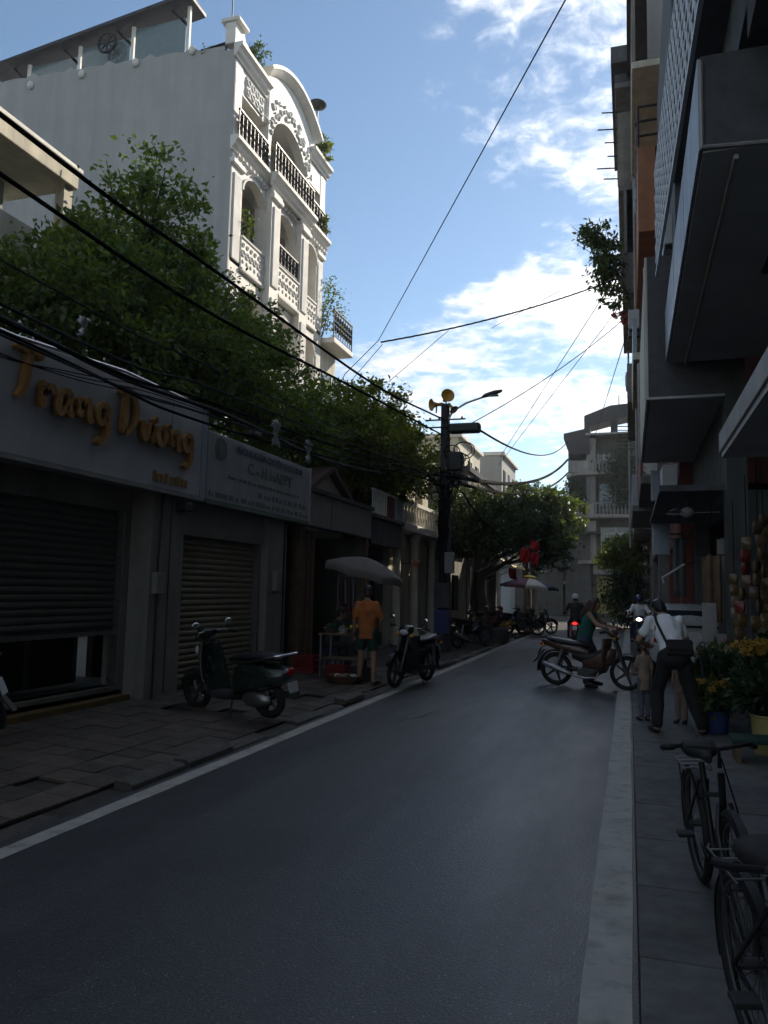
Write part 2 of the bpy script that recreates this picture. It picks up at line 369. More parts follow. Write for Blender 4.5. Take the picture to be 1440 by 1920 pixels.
mat('concrete', (0.22, 0.21, 0.2), 0.85, var=0.2, scale=3, bump=0.005, streak=0.3)
mat('dark_concrete', (0.10, 0.10, 0.105), 0.85, var=0.2, scale=3, bump=0.005, streak=0.3)
mat('pole_concrete', (0.075, 0.07, 0.075), 0.85, var=0.25, scale=4, bump=0.004, streak=0.35)
mat('bark', (0.07, 0.055, 0.042), 0.95, var=0.3, scale=12, bump=0.02, bscale=26)
mat('cable', (0.006, 0.006, 0.007), 0.95, var=0, spec=.05); mat('cable_grey', (0.05, 0.05, 0.053), 0.9, var=0, spec=.1)
mat('horn', (0.46, 0.26, 0.07), 0.45, var=0.12, scale=12); mat('horn_in', (0.52, 0.28, 0.03), 0.5, var=0.08)
mat('orange_wall', (0.36, 0.15, 0.07), 0.75, var=0.2, scale=2.5, streak=0.25); mat('red_wall', (0.20, 0.055, 0.04), 0.75, var=0.25, scale=2.5, streak=0.25)
mat('tile_roof', (0.10, 0.055, 0.045), 0.8, var=0.3, scale=5); mat('corrugated', (0.025, 0.027, 0.034), 0.55, var=0.25, scale=3, metal=0.2)
mat('bluegrey', (0.36, 0.40, 0.46), 0.5, var=0.12, scale=2, streak=0.2); mat('lattice_white', (0.70, 0.72, 0.75), 0.6, var=0.08)
mat('board_grey', (0.34, 0.33, 0.32), 0.6, var=0.15); mat('yellow_shutter', (0.42, 0.35, 0.13), 0.6, var=0.2, scale=3)
mat('flag_red', (0.42, 0.010, 0.02), 0.7, var=0.1); mat('red_plastic', (0.2, 0.012, 0.016), 0.4, var=0.1); mat('blue_plastic', (0.03, 0.045, 0.16), 0.4, var=0.1)
mat('star_yellow', (0.8, 0.6, 0.03), 0.6, var=0)
mat('umb_grey', (0.12, 0.105, 0.09), 0.8, var=0.12, scale=5); mat('umb_dark', (0.05, 0.055, 0.10), 0.8, var=0.1); mat('umb_green', (0.25, 0.36, 0.26), 0.8, var=0.1)
mat('umb_stripe', (0.62, 0.60, 0.55), 0.8, var=0.1); mat('umb_purple', (0.16, 0.06, 0.10), 0.8, var=0.1)
glass('glass_dark'); glass('glass_blue', (0.05, 0.07, 0.09), 0.08)
mat('glass_green', (0.16, 0.22, 0.23), 0.12, var=0.1, spec=0.8)
leafmat('leaf_m', (0.028, 0.052, 0.024), (0.065, 0.095, 0.04), 0.3); leafmat('leaf_a', (0.05, 0.098, 0.036), (0.145, 0.2, 0.065), 0.45); leafmat('leaf_b', (0.045, 0.08, 0.03), (0.11, 0.15, 0.055), 0.35)
leafmat('leaf_c', (0.06, 0.10, 0.02), (0.18, 0.21, 0.045), 0.45); leafmat('leaf_dark', (0.018, 0.04, 0.018), (0.04, 0.075, 0.03), 0.25)
leafmat('petal_orange', (0.42, 0.22, 0.04), (0.58, 0.42, 0.12), 0.3); leafmat('petal_pink', (0.3, 0.06, 0.07), (0.4, 0.16, 0.14), 0.3); leafmat('petal_white', (0.28, 0.25, 0.18), (0.42, 0.36, 0.26), 0.3)
# ------------------------------------------------------------------ ground, road, pavements
def pv(X): return 0.03 + (-3.92 - X) * 0.06 if X < -3.92 else 0.0
g = struct(MB().poly((-900, -300, -0.03), (900, -300, -0.03), (900, 1500, -0.03), (-900, 1500, -0.03)).build('ground', 'earth'))
rd = MB().poly((-3.76, -16, 0), (.02, -16, 0), (.02, 50, 0), (-3.76, 50, 0)).poly((-80, 50, 0), (80, 50, 0), (80, 57.5, 0), (-80, 57.5, 0))
road = struct(rd.build('road', 'asphalt'))
def line(x0, x1, nm='road_marking'):
    m = MB(); ys = np.arange(-6, 43, 0.5); rng = random.Random(int(x0 * 100))
    w = [(rng.uniform(-.006, .006), rng.uniform(-.006, .006)) for _ in ys]
    for i in range(len(ys) - 1):
        m.poly((x0 + w[i][0], ys[i], .004), (x1 + w[i][1], ys[i], .004), (x1 + w[i + 1][1], ys[i + 1], .004), (x0 + w[i + 1][0], ys[i + 1], .004))
    return m.build(nm, 'line_paint', road)
line(-3.67, -3.52); line(-0.205, 0.0)
mat('worn_yellow', (0.066, 0.064, 0.045), 0.6, var=.4, scale=20); mat('crack', (0.012, 0.012, 0.012), 0.9, var=0); mat('patch', (0.05, 0.05, 0.051), 0.55, var=.25, scale=6, bump=.004, bscale=70)
rg_ = random.Random(21)
for (x, y, dx, dy, n_) in ((-3.2, 18.6, .22, .02, 9), (-2.9, 9.0, .05, .16, 10), (-.5, 11.5, -.14, .05, 9), (-2.4, 22.0, .2, .03, 10)):
    L_, R_ = [], []
    for i in range(n_):
        w_ = .006 * math.sin(math.pi * (i + .3) / n_) + .001; L_.append((x - w_, y + w_, .0045)); R_.append((x + w_, y - w_, .0045)); x += dx + rg_.uniform(-.05, .05); y += dy + rg_.uniform(-.05, .05)
    MB().add(L_ + R_, [(i, i + 1, n_ + i + 1, n_ + i) for i in range(n_ - 1)]).build('crack', 'crack', road)
for (x0, x1, y0, y1) in ((-3.3, -2.5, 15.2, 17.4), (-1.6, -.9, 19.5, 21.4)):
    MB().poly(*[(x0 + rg_.uniform(-.03, .03), y0, .003), ((x0 + x1) / 2, y0 + rg_.uniform(-.04, .04), .003), (x1 + rg_.uniform(-.03, .03), y0, .003), (x1, y1, .003), ((x0 + x1) / 2, y1 + rg_.uniform(-.04, .04), .003), (x0, y1 + rg_.uniform(-.03, .03), .003)]).build('asphalt_patch', 'patch', road)
m = MB()
for (y0, y1) in ((-16, 44),): m.poly((-3.74, y0, -.004), (-3.74, y1, -.004), (-7.5, y1, pv(-7.5) - .03), (-7.5, y0, pv(-7.5) - .03))
pl = struct(m.build('pavement', 'mortar'))
tile = MB().bb(-.146, .146, -.146, .146, -.03, 0).mesh('tile'); tile.materials.append(MATS['paver'])
tb = link('tile', tile, pl, bevel=0.006)
rng = random.Random(5); first = True
sl_ang = math.atan(0.06)
for iy in range(42):
    for ix in range(7):
        y = 2.4 + iy * .301; x = -4.08 - ix * .301
        if rng.random() < 0.02: continue
        o = tb if first else inst(tb, pl); first = False
        o.location = (x + rng.uniform(-.003, .003), y + rng.uniform(-.003, .003), pv(x) + .012 + rng.uniform(-.004, .004))
        o.rotation_euler = (rng.gauss(0, .008), sl_ang + rng.gauss(0, .009), rng.gauss(0, .006))
kb = MB().prism([(-3.92, -.05), (-3.74, -.05), (-3.745, .012), (-3.79, .034), (-3.92, .036)], 'y', -.395, .395).mesh('kerb_stone'); kb.materials.append(MATS['kerb'])
k0 = link('kerb_stone', kb, pl, bevel=.008)
for i in range(56):
    o = k0 if i == 0 else inst(k0, pl); o.location = (rng.uniform(-.004, .002), .2 + i * .8, rng.uniform(-.004, .003)); o.rotation_euler = (rng.gauss(0, .004), rng.gauss(0, .008), rng.gauss(0, .003))
# right pavement: flush worn slabs
pr_ = struct(MB().poly((0.02, -16, -.012), (5.5, -16, -.012), (5.5, 46, -.012), (0.02, 46, -.012)).build('pavement', 'mortar'))
sb = MB().bb(-.348, .348, -.448, .448, -.02, 0).mesh('slab'); sb.materials.append(MATS['slab'])
s0 = link('slab', sb, pr_, bevel=.006)
for iy in range(17):
    for ix in range(3):
        o = s0 if (ix == 0 and iy == 0) else inst(s0, pr_)
        o.location = (.375 + ix * .7, 1.6 + iy * .9, .004 + rng.uniform(-.004, .004)); o.rotation_euler = (rng.gauss(0, .004), rng.gauss(0, .005), rng.gauss(0, .006))
# ------------------------------------------------------------------ left row of shops
def shutter(parent, x, y0, y1, z0, z1, m, pitch=0.095, name='roller_shutter'):
    h = MB().bb(x - .10, x - .03, y0, y1, z0, z1).build(name, m, parent)
    me = MB().prism([(0, 0), (.02, .012), (.028, pitch * .5), (.02, pitch - .014), (0, pitch - .004)], 'y', y0 + .02, y1 - .02).mesh('slat'); me.materials.append(MATS[m])
    n = int((z1 - z0) / pitch); s = link('slat', me, h, smooth=True)
    for i in range(n):
        o = s if i == 0 else inst(s, h)
        o.location = (x - .03 + random.uniform(-.002, .002), 0, z0 + i * pitch + (z1 - z0 - n * pitch) * .5)
    return h
def trackrail(parent, x, y, z0, z1): return MB().bb(x - .11, x + .03, y - .035, y + .035, z0, z1).build('guide_rail', 'steel', parent)
# shop A (Trang Duong)
A = thing('shop_building', 'single storey shop with half lowered grey shutter under the gold lettered sign', 'building', (-6, 7, 0)); 
def pt(mb, name, m, parent, **k):
    o = mb.build(name, m, parent, **k)
    if parent.parent is None and parent.type == 'EMPTY': o.matrix_parent_inverse = Matrix.Translation(parent.location).inverted() if parent.rotation_euler.z == 0 else parent.matrix_basis.inverted()
    return o
pt(wall_boxes(MB(), 'x', -6.45, -6.2, -8.0, 8.6, 0, 4.0, [(5.3, 8.5, .34, 2.55), (-2.5, 4.3, .34, 2.55)]), 'wall', 'stucco', A)
pt(MB().bb(-7.4, -5.85, -8, 9.4, 3.95, 4.05), 'roof', 'dark_concrete', A)
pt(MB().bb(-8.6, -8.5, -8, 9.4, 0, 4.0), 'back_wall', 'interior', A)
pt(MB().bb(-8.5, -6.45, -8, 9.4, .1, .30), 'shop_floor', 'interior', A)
pt(MB().bb(-6.2, -5.88, 8.6, 9.37, 0, 2.9), 'pillar', 'pillar', A, bevel=.012)
pt(MB().bb(-5.98, -5.87, 9.02, 9.04, .2, 2.85), 'pillar_joint', 'dark_concrete', A)
pt(MB().bb(-5.88, -5.7, 9.12, 9.3, 2.62, 2.74), 'camera_housing', 'iron', A, bevel=.02); pt(MB().tube([(-5.86, 8.75, .15), (-5.86, 8.75, 2.0), (-5.86, 8.8, 2.86)], .014, 6), 'conduit', 'cable_grey', A); pt(MB().bb(-5.885, -5.80, 8.66, 8.86, 1.5, 1.78), 'switch_box', 'panel_grey', A, bevel=.012)
pt(MB().bb(-6.44, -6.25, -8, 8.58, .30, .34), 'threshold', 'concrete', A, bevel=.008)
pt(MB().bb(-6.21, -6.06, -8, 8.58, .05, .235), 'step', 'wood_step', A, bevel=.012)
pt(MB().bb(-6.45, -6.20, -8, 8.59, .05, .30), 'step', 'wood_step', A, bevel=.012)
sh = shutter(A, -6.28, 5.3, 8.5, 1.03, 2.55, 'shutter_grey', .085)
sh.matrix_parent_inverse = Matrix.Translation(A.location).inverted()
for yy in (5.3, 8.5): trackrail(A, -6.24, yy, .34, 2.6).matrix_parent_inverse = Matrix.Translation(A.location).inverted()
pt(MB().bb(-6.27, -6.2, 5.3, 8.5, .99, 1.035), 'shutter_bar', 'steel', A)
mat('glass_dim', (0.02, 0.022, 0.022), 0.35, var=0, spec=.15)
gd = pt(MB().bb(-6.9, -6.88, 6.8, 8.5, .34, 2.5), 'glass_door', 'glass_dim', A)
for yy in (6.8, 7.65, 8.5): pt(MB().bb(-6.92, -6.86, yy - .03, yy + .03, .34, 2.5), 'door_frame', 'dark_wall', A)
# goods on a shelf behind the glass
for i in range(5):
    y = 6.9 + i * .36; h = random.uniform(.12, .3)
    o = thing('display_box', ('leftmost', 'second', 'middle', 'fourth', 'rightmost')[i] + ' dim package behind the glass under the half lowered shutter', 'box', (-7.5, y, .30), 0, 'packages behind the half lowered shutter')
    MB().bb(-.1, .1, -.1, .1, 0, h).build('carton', random.choice(['panel_grey', 'red_plastic', 'stucco', 'blue_plastic']), o, bevel=.008)
    MB().bb(-.101, .101, -.02, .02, 0, h + .002).build('tape', 'sign_grey', o)
# sign A: board with a raised rim and individual brush letters
sgA = thing('shop_sign', 'long pale fascia sign with gold brush script reading Trang Duong', 'sign', (-5.75, 7.0, 2.86))
MB().prism([(-3.2, 0), (2.62, 0), (2.62, 1.27), (.72, 1.29), (-1.0, 1.16), (-3.2, 1.16)], 'x', -.22, 0).build('board', 'sign_white', sgA, bevel=.012)
MB().tube([(-.02, -3.2, 1.185), (-.02, -1.0, 1.185), (-.02, .72, 1.315), (-.02, 2.62, 1.295)], .018, 6).build('top_rail', 'steel', sgA, smooth=True)
MB().bb(-.24, .012, -3.2, 2.62, -.05, -.003).build('bottom_trim', 'panel_grey', sgA)
MB().bb(-.2, .014, 2.5, 2.64, -.02, 1.28).build('end_trim', 'bluegrey', sgA)
for yy in (.9, 1.75): MB().bb(-.01, .003, yy, yy + .012, .55, 1.27).build('panel_seam', 'panel_grey', sgA)
def brush(strokes, nib=.055, ang=R(38)):
    m = MB(); nx, nz = math.cos(ang) * nib, math.sin(ang) * nib; t = .011
    for st in strokes:
        pts = []
        for i in range(len(st)):       # catmull-rom refinement
            if i == len(st) - 1: pts.append(st[i]); break
            p0, p1, p2, p3 = st[max(0, i - 1)], st[i], st[i + 1], st[min(len(st) - 1, i + 2)]
            for k in range(5):
                u = k / 5; f = lambda a, b, c, d: .5 * (2 * b + (c - a) * u + (2 * a - 5 * b + 4 * c - d) * u * u + (3 * b - a - 3 * c + d) * u ** 3)
                pts.append((f(p0[0], p1[0], p2[0], p3[0]), f(p0[1], p1[1], p2[1], p3[1])))
        secs = []
        for i, (y, z) in enumerate(pts):
            a, b = pts[max(0, i - 1)], pts[min(len(pts) - 1, i + 1)]; dy, dz = b[0] - a[0], b[1] - a[1]; l = math.hypot(dy, dz) or 1
            ny, nz_ = -dz / l, dy / l; w = .024 + abs(ny * nx + nz_ * nz) * .62
            if i in (0, len(pts) - 1): w *= .55
            secs.append([(-.05, y + ny * w, z + nz_ * w), (.02, y + ny * w, z + nz_ * w), (.02, y - ny * w, z - nz_ * w), (-.05, y - ny * w, z - nz_ * w)])
        m.loft(secs)
    return m
LET = {'T': [[(-.02, .93), (.04, 1.0), (.16, .96), (.34, .98), (.44, .9)], [(.22, .96), (.2, .7), (.15, .4), (.06, .24)]],
 'r': [[(.0, .55), (.06, .5), (.05, .3), (.06, .2)], [(.05, .38), (.12, .52), (.2, .54), (.24, .46)]],
 'a': [[(.26, .5), (.16, .56), (.04, .46), (.02, .28), (.1, .2), (.22, .34)], [(.27, .54), (.24, .36), (.25, .24), (.33, .22)]],
 'n': [[(.02, .54), (.07, .4), (.06, .22)], [(.06, .36), (.15, .52), (.24, .5), (.24, .34), (.27, .22), (.34, .24)]],
 'g': [[(.26, .5), (.15, .56), (.04, .46), (.04, .32), (.14, .24), (.25, .36)], [(.27, .54), (.26, .3), (.25, .05), (.15, -.08), (.06, -.02)]],
 'D': [[(.10, 1.02), (.10, .75), (.08, .45), (.06, .2)], [(-.05, .86), (.04, .97), (.18, .95), (.32, .82), (.37, .6), (.32, .4), (.2, .26), (.06, .22)]],
 'u': [[(.02, .54), (.04, .34), (.1, .22), (.2, .3), (.27, .5)], [(.28, .54), (.26, .34), (.3, .22), (.36, .26)], [(.3, .58), (.36, .64), (.38, .56)]],
 'o': [[(.16, .54), (.05, .46), (.04, .3), (.14, .2), (.25, .3), (.24, .46), (.15, .54)], [(.25, .52), (.34, .6), (.33, .52)]]}
def letters(word, y0, z0, sc, adv, m='gold', name='letter'):
    y = y0
    for ch in word:
        o = brush([[(a * sc * 1.12, (b - .2) * sc) for a, b in s] for s in LET[ch]], .034).build(name, m, sgA); o.location = (.065, y, z0)
        o['label'] = 'gold brush letter ' + ch
        y += adv.get(ch, .3) * sc
adv = {'T': .50, 'r': .36, 'a': .46, 'n': .46, 'g': .4, 'D': .60, 'u': .46, 'o': .44}
letters('Trang', -1.06, .54, .68, adv); letters('Duong', .60, .54, .68, adv)
for i, w in enumerate((.06, .05, .07, .05, .03, .06, .05, .06, .05)):
    o = MB().bb(0, .012, -w / 2, w / 2, -.05, .05 if i % 3 else .075).build('small_letter', 'gold', sgA); o.location = (.004, 1.40 + i * .092, .13)
# shop B (clinic)
Bb = thing('shop_building', 'narrow clinic with closed tan roller shutter between two grey pillars', 'building', (-6, 11, 0))
pt(MB().bb(-7.4, -5.9, 9.42, 13.4, 3.75, 3.85), 'roof', 'dark_concrete', Bb)
pt(wall_boxes(MB(), 'x', -6.45, -6.22, 9.37, 12.76, 0, 3.8, [(9.45, 11.98, .12, 2.6)]), 'wall', 'stucco', Bb)
pt(MB().bb(-6.2, -5.88, 12.0, 12.76, 0, 2.86), 'pillar', 'pillar', Bb, bevel=.012)
pt(MB().tube([(-5.86, 12.62, .15), (-5.86, 12.62, 2.84)], .016, 6), 'conduit', 'cable_grey', Bb); pt(MB().bb(-5.885, -5.79, 12.2, 12.42, 1.55, 1.9), 'meter_box', 'panel_grey', Bb, bevel=.012)
shb = shutter(Bb, -6.1, 9.40, 11.98, .16, 2.32, 'shutter_tan', .088); shb.matrix_parent_inverse = Matrix.Translation(Bb.location).inverted()
pt(MB().bb(-6.2, -5.98, 9.38, 11.99, 2.33, 2.82), 'shutter_box', 'panel_grey', Bb, bevel=.01)
for yy in (9.43, 11.95): trackrail(Bb, -6.03, yy, .14, 2.36).matrix_parent_inverse = Matrix.Translation(Bb.location).inverted()
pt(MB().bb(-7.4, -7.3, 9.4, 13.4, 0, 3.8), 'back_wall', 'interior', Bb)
sgB = thing('shop_sign', 'pale clinic sign board with faded lettering beside the gold lettered sign', 'sign', (-5.75, 11.5, 2.86))
MB().bb(-.2, 0, -1.82, 1.93, 0, 1.0).build('board', 'sign_grey', sgB, bevel=.01)
MB().bb(-.22, .014, -1.82, 1.94, -.06, -.003).build('bottom_trim', 'ink_green', sgB)
MB().bb(-.2, .016, 1.90, 1.95, -.05, 1.02).build('end_trim', 'sign_white', sgB)
def stxt(parent, txt, y, z, size, m, name, bold=.0, sx=1.0):
    tot = text_mesh(txt, size, .003, 'LEFT', bold=bold); X0 = min(v.co.x for v in tot.vertices); w = (max(v.co.x for v in tot.vertices) - X0) * sx; bpy.data.meshes.remove(tot)
    for i, ch in enumerate(txt):
        if ch == ' ': continue
        pre = text_mesh(txt[:i + 1], size, .003, 'LEFT', bold=bold); xe = max(v.co.x for v in pre.vertices); bpy.data.meshes.remove(pre)
        me = text_mesh(ch, size, .003, 'LEFT', bold=bold); xr = max(v.co.x for v in me.vertices); me.materials.append(MATS[m]); o = link(name, me, parent)
        o.matrix_local = Matrix.Translation((.006, y - w / 2 + (xe - xr) * sx, z)) @ FACE_PX @ Matrix.Diagonal((sx, 1, 1, 1))
stxt(sgB, 'PHÒNG KHÁM CHUYÊN KHOA RHM', .28, .86, .155, 'ink_blue', 'letter', .003, .98)
stxt(sgB, 'C - H HAPPY', .25, .62, .26, 'ink_green', 'letter', .004, 1.15)
for row, (z, h, a, b) in enumerate(((.40, .05, -1.2, 1.5), (.24, .09, -.2, 1.75), (.09, .075, -1.75, 1.75))):
    y = a; k = 0
    while y < b:
        w = random.uniform(.04, .17)
        o = MB().bb(0, .004, 0, w, 0, h * random.choice((.7, 1, 1))).build('small_lettering', 'ink_grey', sgB); o.location = (.002, y, z - h / 2); y += w + random.uniform(.03, .1); k += 1
lg = MB().lathe([(.0, 0), (.17, 0), (.17, .008), (0, .008)], n=20).build('emblem', 'ink_green', sgB); lg.matrix_local = Matrix.Translation((.002, -1.45, .78)) @ FACE_PX
lg2 = MB().lathe([(.0, 0), (.1, 0), (.1, .012), (0, .012)], n=20).build('emblem_centre', 'ink_grey', sgB); lg2.matrix_local = Matrix.Translation((.002, -1.45, .78)) @ FACE_PX
MB().cyl((.02, -1.35, 1.0), (.42, -1.25, 1.06), .012).build('lamp_arm', 'iron', sgB); MB().bb(.36, .5, -1.36, -1.14, 1.0, 1.06).build('lamp_head', 'iron', sgB, bevel=.01)
# shop C: open fronted, gable over the fascia
Cc = thing('shop_building', 'open fronted dark shop with plain grey fascia and small gable behind the orange shirted man', 'building', (-6, 15, 0))
pt(MB().bb(-5.97, -5.75, 13.5, 17.15, 2.80, 3.44), 'fascia', 'panel_grey', Cc, bevel=.01)
pt(MB().bb(-5.76, -5.745, 14.55, 14.58, 2.82, 3.4), 'fascia_seam', 'dark_concrete', Cc)
pt(MB().bb(-6.0, -5.68, 13.5, 17.15, 3.445, 3.53), 'cornice', 'dark_concrete', Cc)
pt(MB().bb(-9.0, -6.0, 13.45, 17.2, 3.3, 3.42), 'roof', 'dark_concrete', Cc)
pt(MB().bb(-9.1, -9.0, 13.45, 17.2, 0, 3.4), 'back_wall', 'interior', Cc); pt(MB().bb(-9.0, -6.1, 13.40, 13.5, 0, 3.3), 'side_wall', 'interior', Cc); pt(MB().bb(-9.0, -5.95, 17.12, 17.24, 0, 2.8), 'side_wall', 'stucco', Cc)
pt(MB().bb(-9.0, -5.95, 13.5, 17.1, 0, .2), 'shop_floor', 'mortar', Cc)
pt(MB().prism([(13.9, 3.53), (16.0, 3.53), (14.95, 4.02)], 'x', -6.25, -6.0), 'gable', 'cream', Cc)
pt(MB().prism([(13.75, 3.5), (14.95, 4.06), (14.95, 4.16), (13.6, 3.54)], 'x', -6.4, -5.85), 'roof_edge', 'tile_roof', Cc); pt(MB().prism([(16.15, 3.5), (14.95, 4.06), (14.95, 4.16), (16.3, 3.54)], 'x', -6.4, -5.85), 'roof_edge', 'tile_roof', Cc)
pt(MB().bb(-5.95, -5.8, 17.0, 17.12, .1, 2.8), 'door_post', 'wood', Cc); pt(MB().bb(-6.1, -5.9, 13.42, 13.6, .1, 2.8), 'door_post', 'wood', Cc)
for i, zz_ in enumerate((.9, 1.4, 1.9, 2.4)): pt(MB().bb(-8.95, -8.55, 13.7, 16.9, zz_, zz_ + .03), 'shelf', 'wood', Cc)
for i in range(4): pt(MB().bb(-6.1, -6.04, 13.62 + i * .22, 13.8 + i * .22, .25, 2.75), 'door_board', 'wood', Cc)
# shop D with roof balcony
D = thing('shop_building', 'dark shopfront with a balcony of upright bars above, next to the sunlit cream house', 'building', (-6, 18.5, 0))
pt(MB().bb(-6.0, -5.78, 17.26, 19.8, 2.70, 3.32), 'fascia', 'dark_concrete', D, bevel=.01); pt(MB().bb(-9, -5.7, 17.26, 19.85, 3.325, 3.42), 'balcony_slab', 'concrete', D, bevel=.01)
pt(MB().bb(-9.0, -8.8, 17.26, 19.85, 0, 6.0), 'wall', 'stucco', D); pt(wall_boxes(MB(), 'x', -6.5, -6.3, 17.26, 19.85, 0, 2.7, [(17.6, 18.5, .15, 2.4), (18.7, 19.5, .15, 2.4)]), 'shopfront', 'dark_wall', D)
for (a, b) in ((17.6, 18.5), (18.7, 19.5)): pt(MB().bb(-6.44, -6.42, a, b, .15, 2.4), 'glass_door', 'glass_dark', D)
pt(MB().bb(-5.84, -5.78, 17.3, 19.8, 3.98, 4.03), 'handrail', 'trim', D)
bar = MB().bb(-.014, .014, -.014, .014, 0, .56).mesh('baluster'); bar.materials.append(MATS['trim']); b0 = link('baluster', bar, D)
for i in range(16):
    o = b0 if i == 0 else inst(b0, D); o.location = Vector((-5.81, 17.38 + i * .155, 3.42)) - D.location
pt(MB().bb(-5.86, -5.76, 19.05, 19.75, 3.43, 3.99), 'parapet', 'bluegrey', D); pt(MB().bb(-5.87, -5.75, 18.5, 19.0, 3.43, 3.97), 'parapet', 'red_wall', D)
pt(MB().bb(-6.28, -6.0, 17.3, 19.7, .05, .18), 'step', 'concrete', D)
# building E: sunlit cream ornate house
E_ = thing('cream_house', 'sunlit cream house with columns and balcony behind the utility pole', 'house', (-6, 22, 0))
pt(wall_boxes(MB(), 'x', -6.5, -6.2, 19.95, 24.2, 0, 5.6, [(20.5, 21.6, .2, 2.5), (22.4, 23.6, .2, 2.5), (20.5, 21.4, 3.7, 5.2), (22.6, 23.5, 3.7, 5.2)]), 'wall', 'cream', E_)
pt(MB().bb(-12, -6.5, 19.95, 24.2, 0, 5.6), 'rear_block', 'cream', E_)
for i, y in enumerate((20.1, 21.95, 24.0)):
    pt(MB().lathe([(.16, 0), (.16, .25), (.12, .3), (.11, 2.8), (.17, 2.95), (.17, 3.1)], (-6.0, y, .15), 14), 'column', 'cream', E_, smooth=True)
pt(MB().bb(-6.45, -5.75, 19.95, 24.2, 3.25, 3.45), 'balcony_slab', 'trim', E_, bevel=.02); pt(MB().bb(-6.5, -5.9, 19.9, 24.25, 5.6, 5.8), 'cornice', 'trim', E_, bevel=.02)
for i in range(14): pt(MB().lathe([(.04, 0), (.065, .18), (.035, .4), (.05, .55)], (-5.85, 20.1 + i * .3, 3.45), 8), 'baluster', 'trim', E_, smooth=True)
pt(MB().bb(-5.93, -5.77, 19.95, 24.2, 4.0, 4.1), 'handrail', 'trim', E_)
for (a, b, c, d) in ((20.5, 21.6, .2, 2.5), (22.4, 23.6, .2, 2.5), (20.5, 21.4, 3.7, 5.2), (22.6, 23.5, 3.7, 5.2)):
    w = pt(MB().bb(-6.42, -6.4, a, b, c, d), 'window', 'glass_dark', E_); fr = MB()
    for q in (a, (a + b) / 2, b - .05): fr.bb(-6.4, -6.36, q, q + .05, c, d)
    fr.bb(-6.4, -6.36, a, b, d - .05, d).build('frame', 'trim', w)
# wall F and shop G further along
Fh = thing('low_house', 'low grey plastered house wall behind the planter tree', 'house', (-6, 27, 0))
pt(wall_boxes(MB(), 'x', -6.4, -6.1, 24.3, 30, 0, 3.3, [(25.2, 26.1, .2, 2.3), (27.4, 28.6, .9, 2.2)]), 'wall', 'stucco', Fh); pt(MB().bb(-10, -5.7, 24.25, 30.05, 3.3, 3.45), 'roof', 'tile_roof', Fh); pt(MB().bb(-10, -6.4, 24.4, 29.9, 0, 3.3), 'rear_block', 'stucco', Fh)
pt(MB().bb(-6.3, -6.28, 25.2, 26.1, .2, 2.3), 'door', 'wood', Fh); pt(MB().bb(-6.3, -6.28, 27.4, 28.6, .9, 2.2), 'window', 'glass_dark', Fh)
for i in range(5): pt(MB().bb(-6.12, -6.07, 24.5 + i * .14, 24.57 + i * .14, .2, 2.6), 'fence_bar', 'panel_grey', Fh)
G = thing('shop_building', 'dim far shop with dark blue awning above parked motorbikes', 'building', (-6, 34, 0))
pt(wall_boxes(MB(), 'x', -6.4, -6.1, 30.2, 38, 0, 6.4, [(30.8, 33.6, .15, 2.7), (34.2, 37.2, .15, 2.7), (31.3, 32.4, 4, 5.4), (34.6, 35.8, 4, 5.4)]), 'wall', 'dark_wall', G); pt(MB().bb(-10, -7.4, 30.2, 38, 0, 6.4), 'rear_block', 'dark_wall', G); pt(MB().bb(-10, -6, 30.1, 38.1, 6.4, 6.6), 'roof', 'corrugated', G)
pt(MB().prism([(-6.1, 3.5), (-4.6, 2.95), (-4.6, 3.0), (-6.1, 3.56)], 'y', 30.3, 33.4), 'awning', 'corrugated', G); pt(MB().bb(-4.64, -4.58, 30.3, 33.4, 2.75, 3.0), 'awning_valance', 'umb_dark', G)
pt(MB().prism([(-6.1, 3.4), (-4.8, 2.7), (-4.8, 2.76), (-6.1, 3.46)], 'y', 33.6, 37.8), 'awning', 'yellow_shutter', G)
for (a, b, c, d) in ((30.8, 33.6, .15, 2.7), (34.2, 37.2, .15, 2.7), (31.3, 32.4, 4, 5.4), (34.6, 35.8, 4, 5.4)): pt(MB().bb(-6.34, -6.32, a, b, c, d), 'window', 'glass_dark', G)
# mid distance tall houses seen above the trees
def tower(name, label, x0, x1, y0, y1, h, floors, wall, rail='glass_green', ww=.62, roofwall=True, side=-1):
    t = thing(name, label, 'building', (x1, y0, 0)); T = Matrix.Translation(t.location).inverted()
    def p(mb, n, m, par=t, **k):
        o = mb.build(n, m, par, **k)
        if par is t: o.matrix_parent_inverse = T
        return o
    p(MB().bb(x0, x1, y0, y1, 0, h), 'wall', wall)
    fh = h / floors
    for f in range(1, floors):
        z = f * fh
        p(MB().bb(x1, x1 + .75, y0 + .1, y1 - .1, z - .12, z + .03), 'balcony_slab', 'trim', bevel=.01)
        p(MB().bb(x1 + .70, x1 + .74, y0 + .12, y1 - .12, z + .03, z + .95), 'balcony_rail', rail)
        n = max(2, int((y1 - y0) / 1.6))
        for i in range(n):
            a = y0 + (i + .5) * (y1 - y0) / n; w = p(MB().bb(x1 + .01, x1 + .03, a - .5, a + .5, z + .1, z + fh * .75), 'window', 'glass_dark')
            MB().bb(x1 + .012, x1 + .06, a - .03, a + .03, z + .1, z + fh * .75).build('mullion', 'trim', w)
        m = max(1, int((x1 - x0) / 2.6))
        for i in range(m):
            a = x0 + (i + .5) * (x1 - x0) / m; w = p(MB().bb(a - .45, a + .45, y0 - .03, y0 - .01, z + .8, z + fh * .72), 'window', 'glass_blue')
            MB().bb(a - .5, a + .5, y0 - .09, y0 - .012, z + .72, z + .79).build('sill', 'trim', w)
    p(MB().bb(x0 - .1, x1 + .2, y0 - .1, y1 + .1, h + .002, h + .22), 'cornice', 'trim', bevel=.02)
    return t
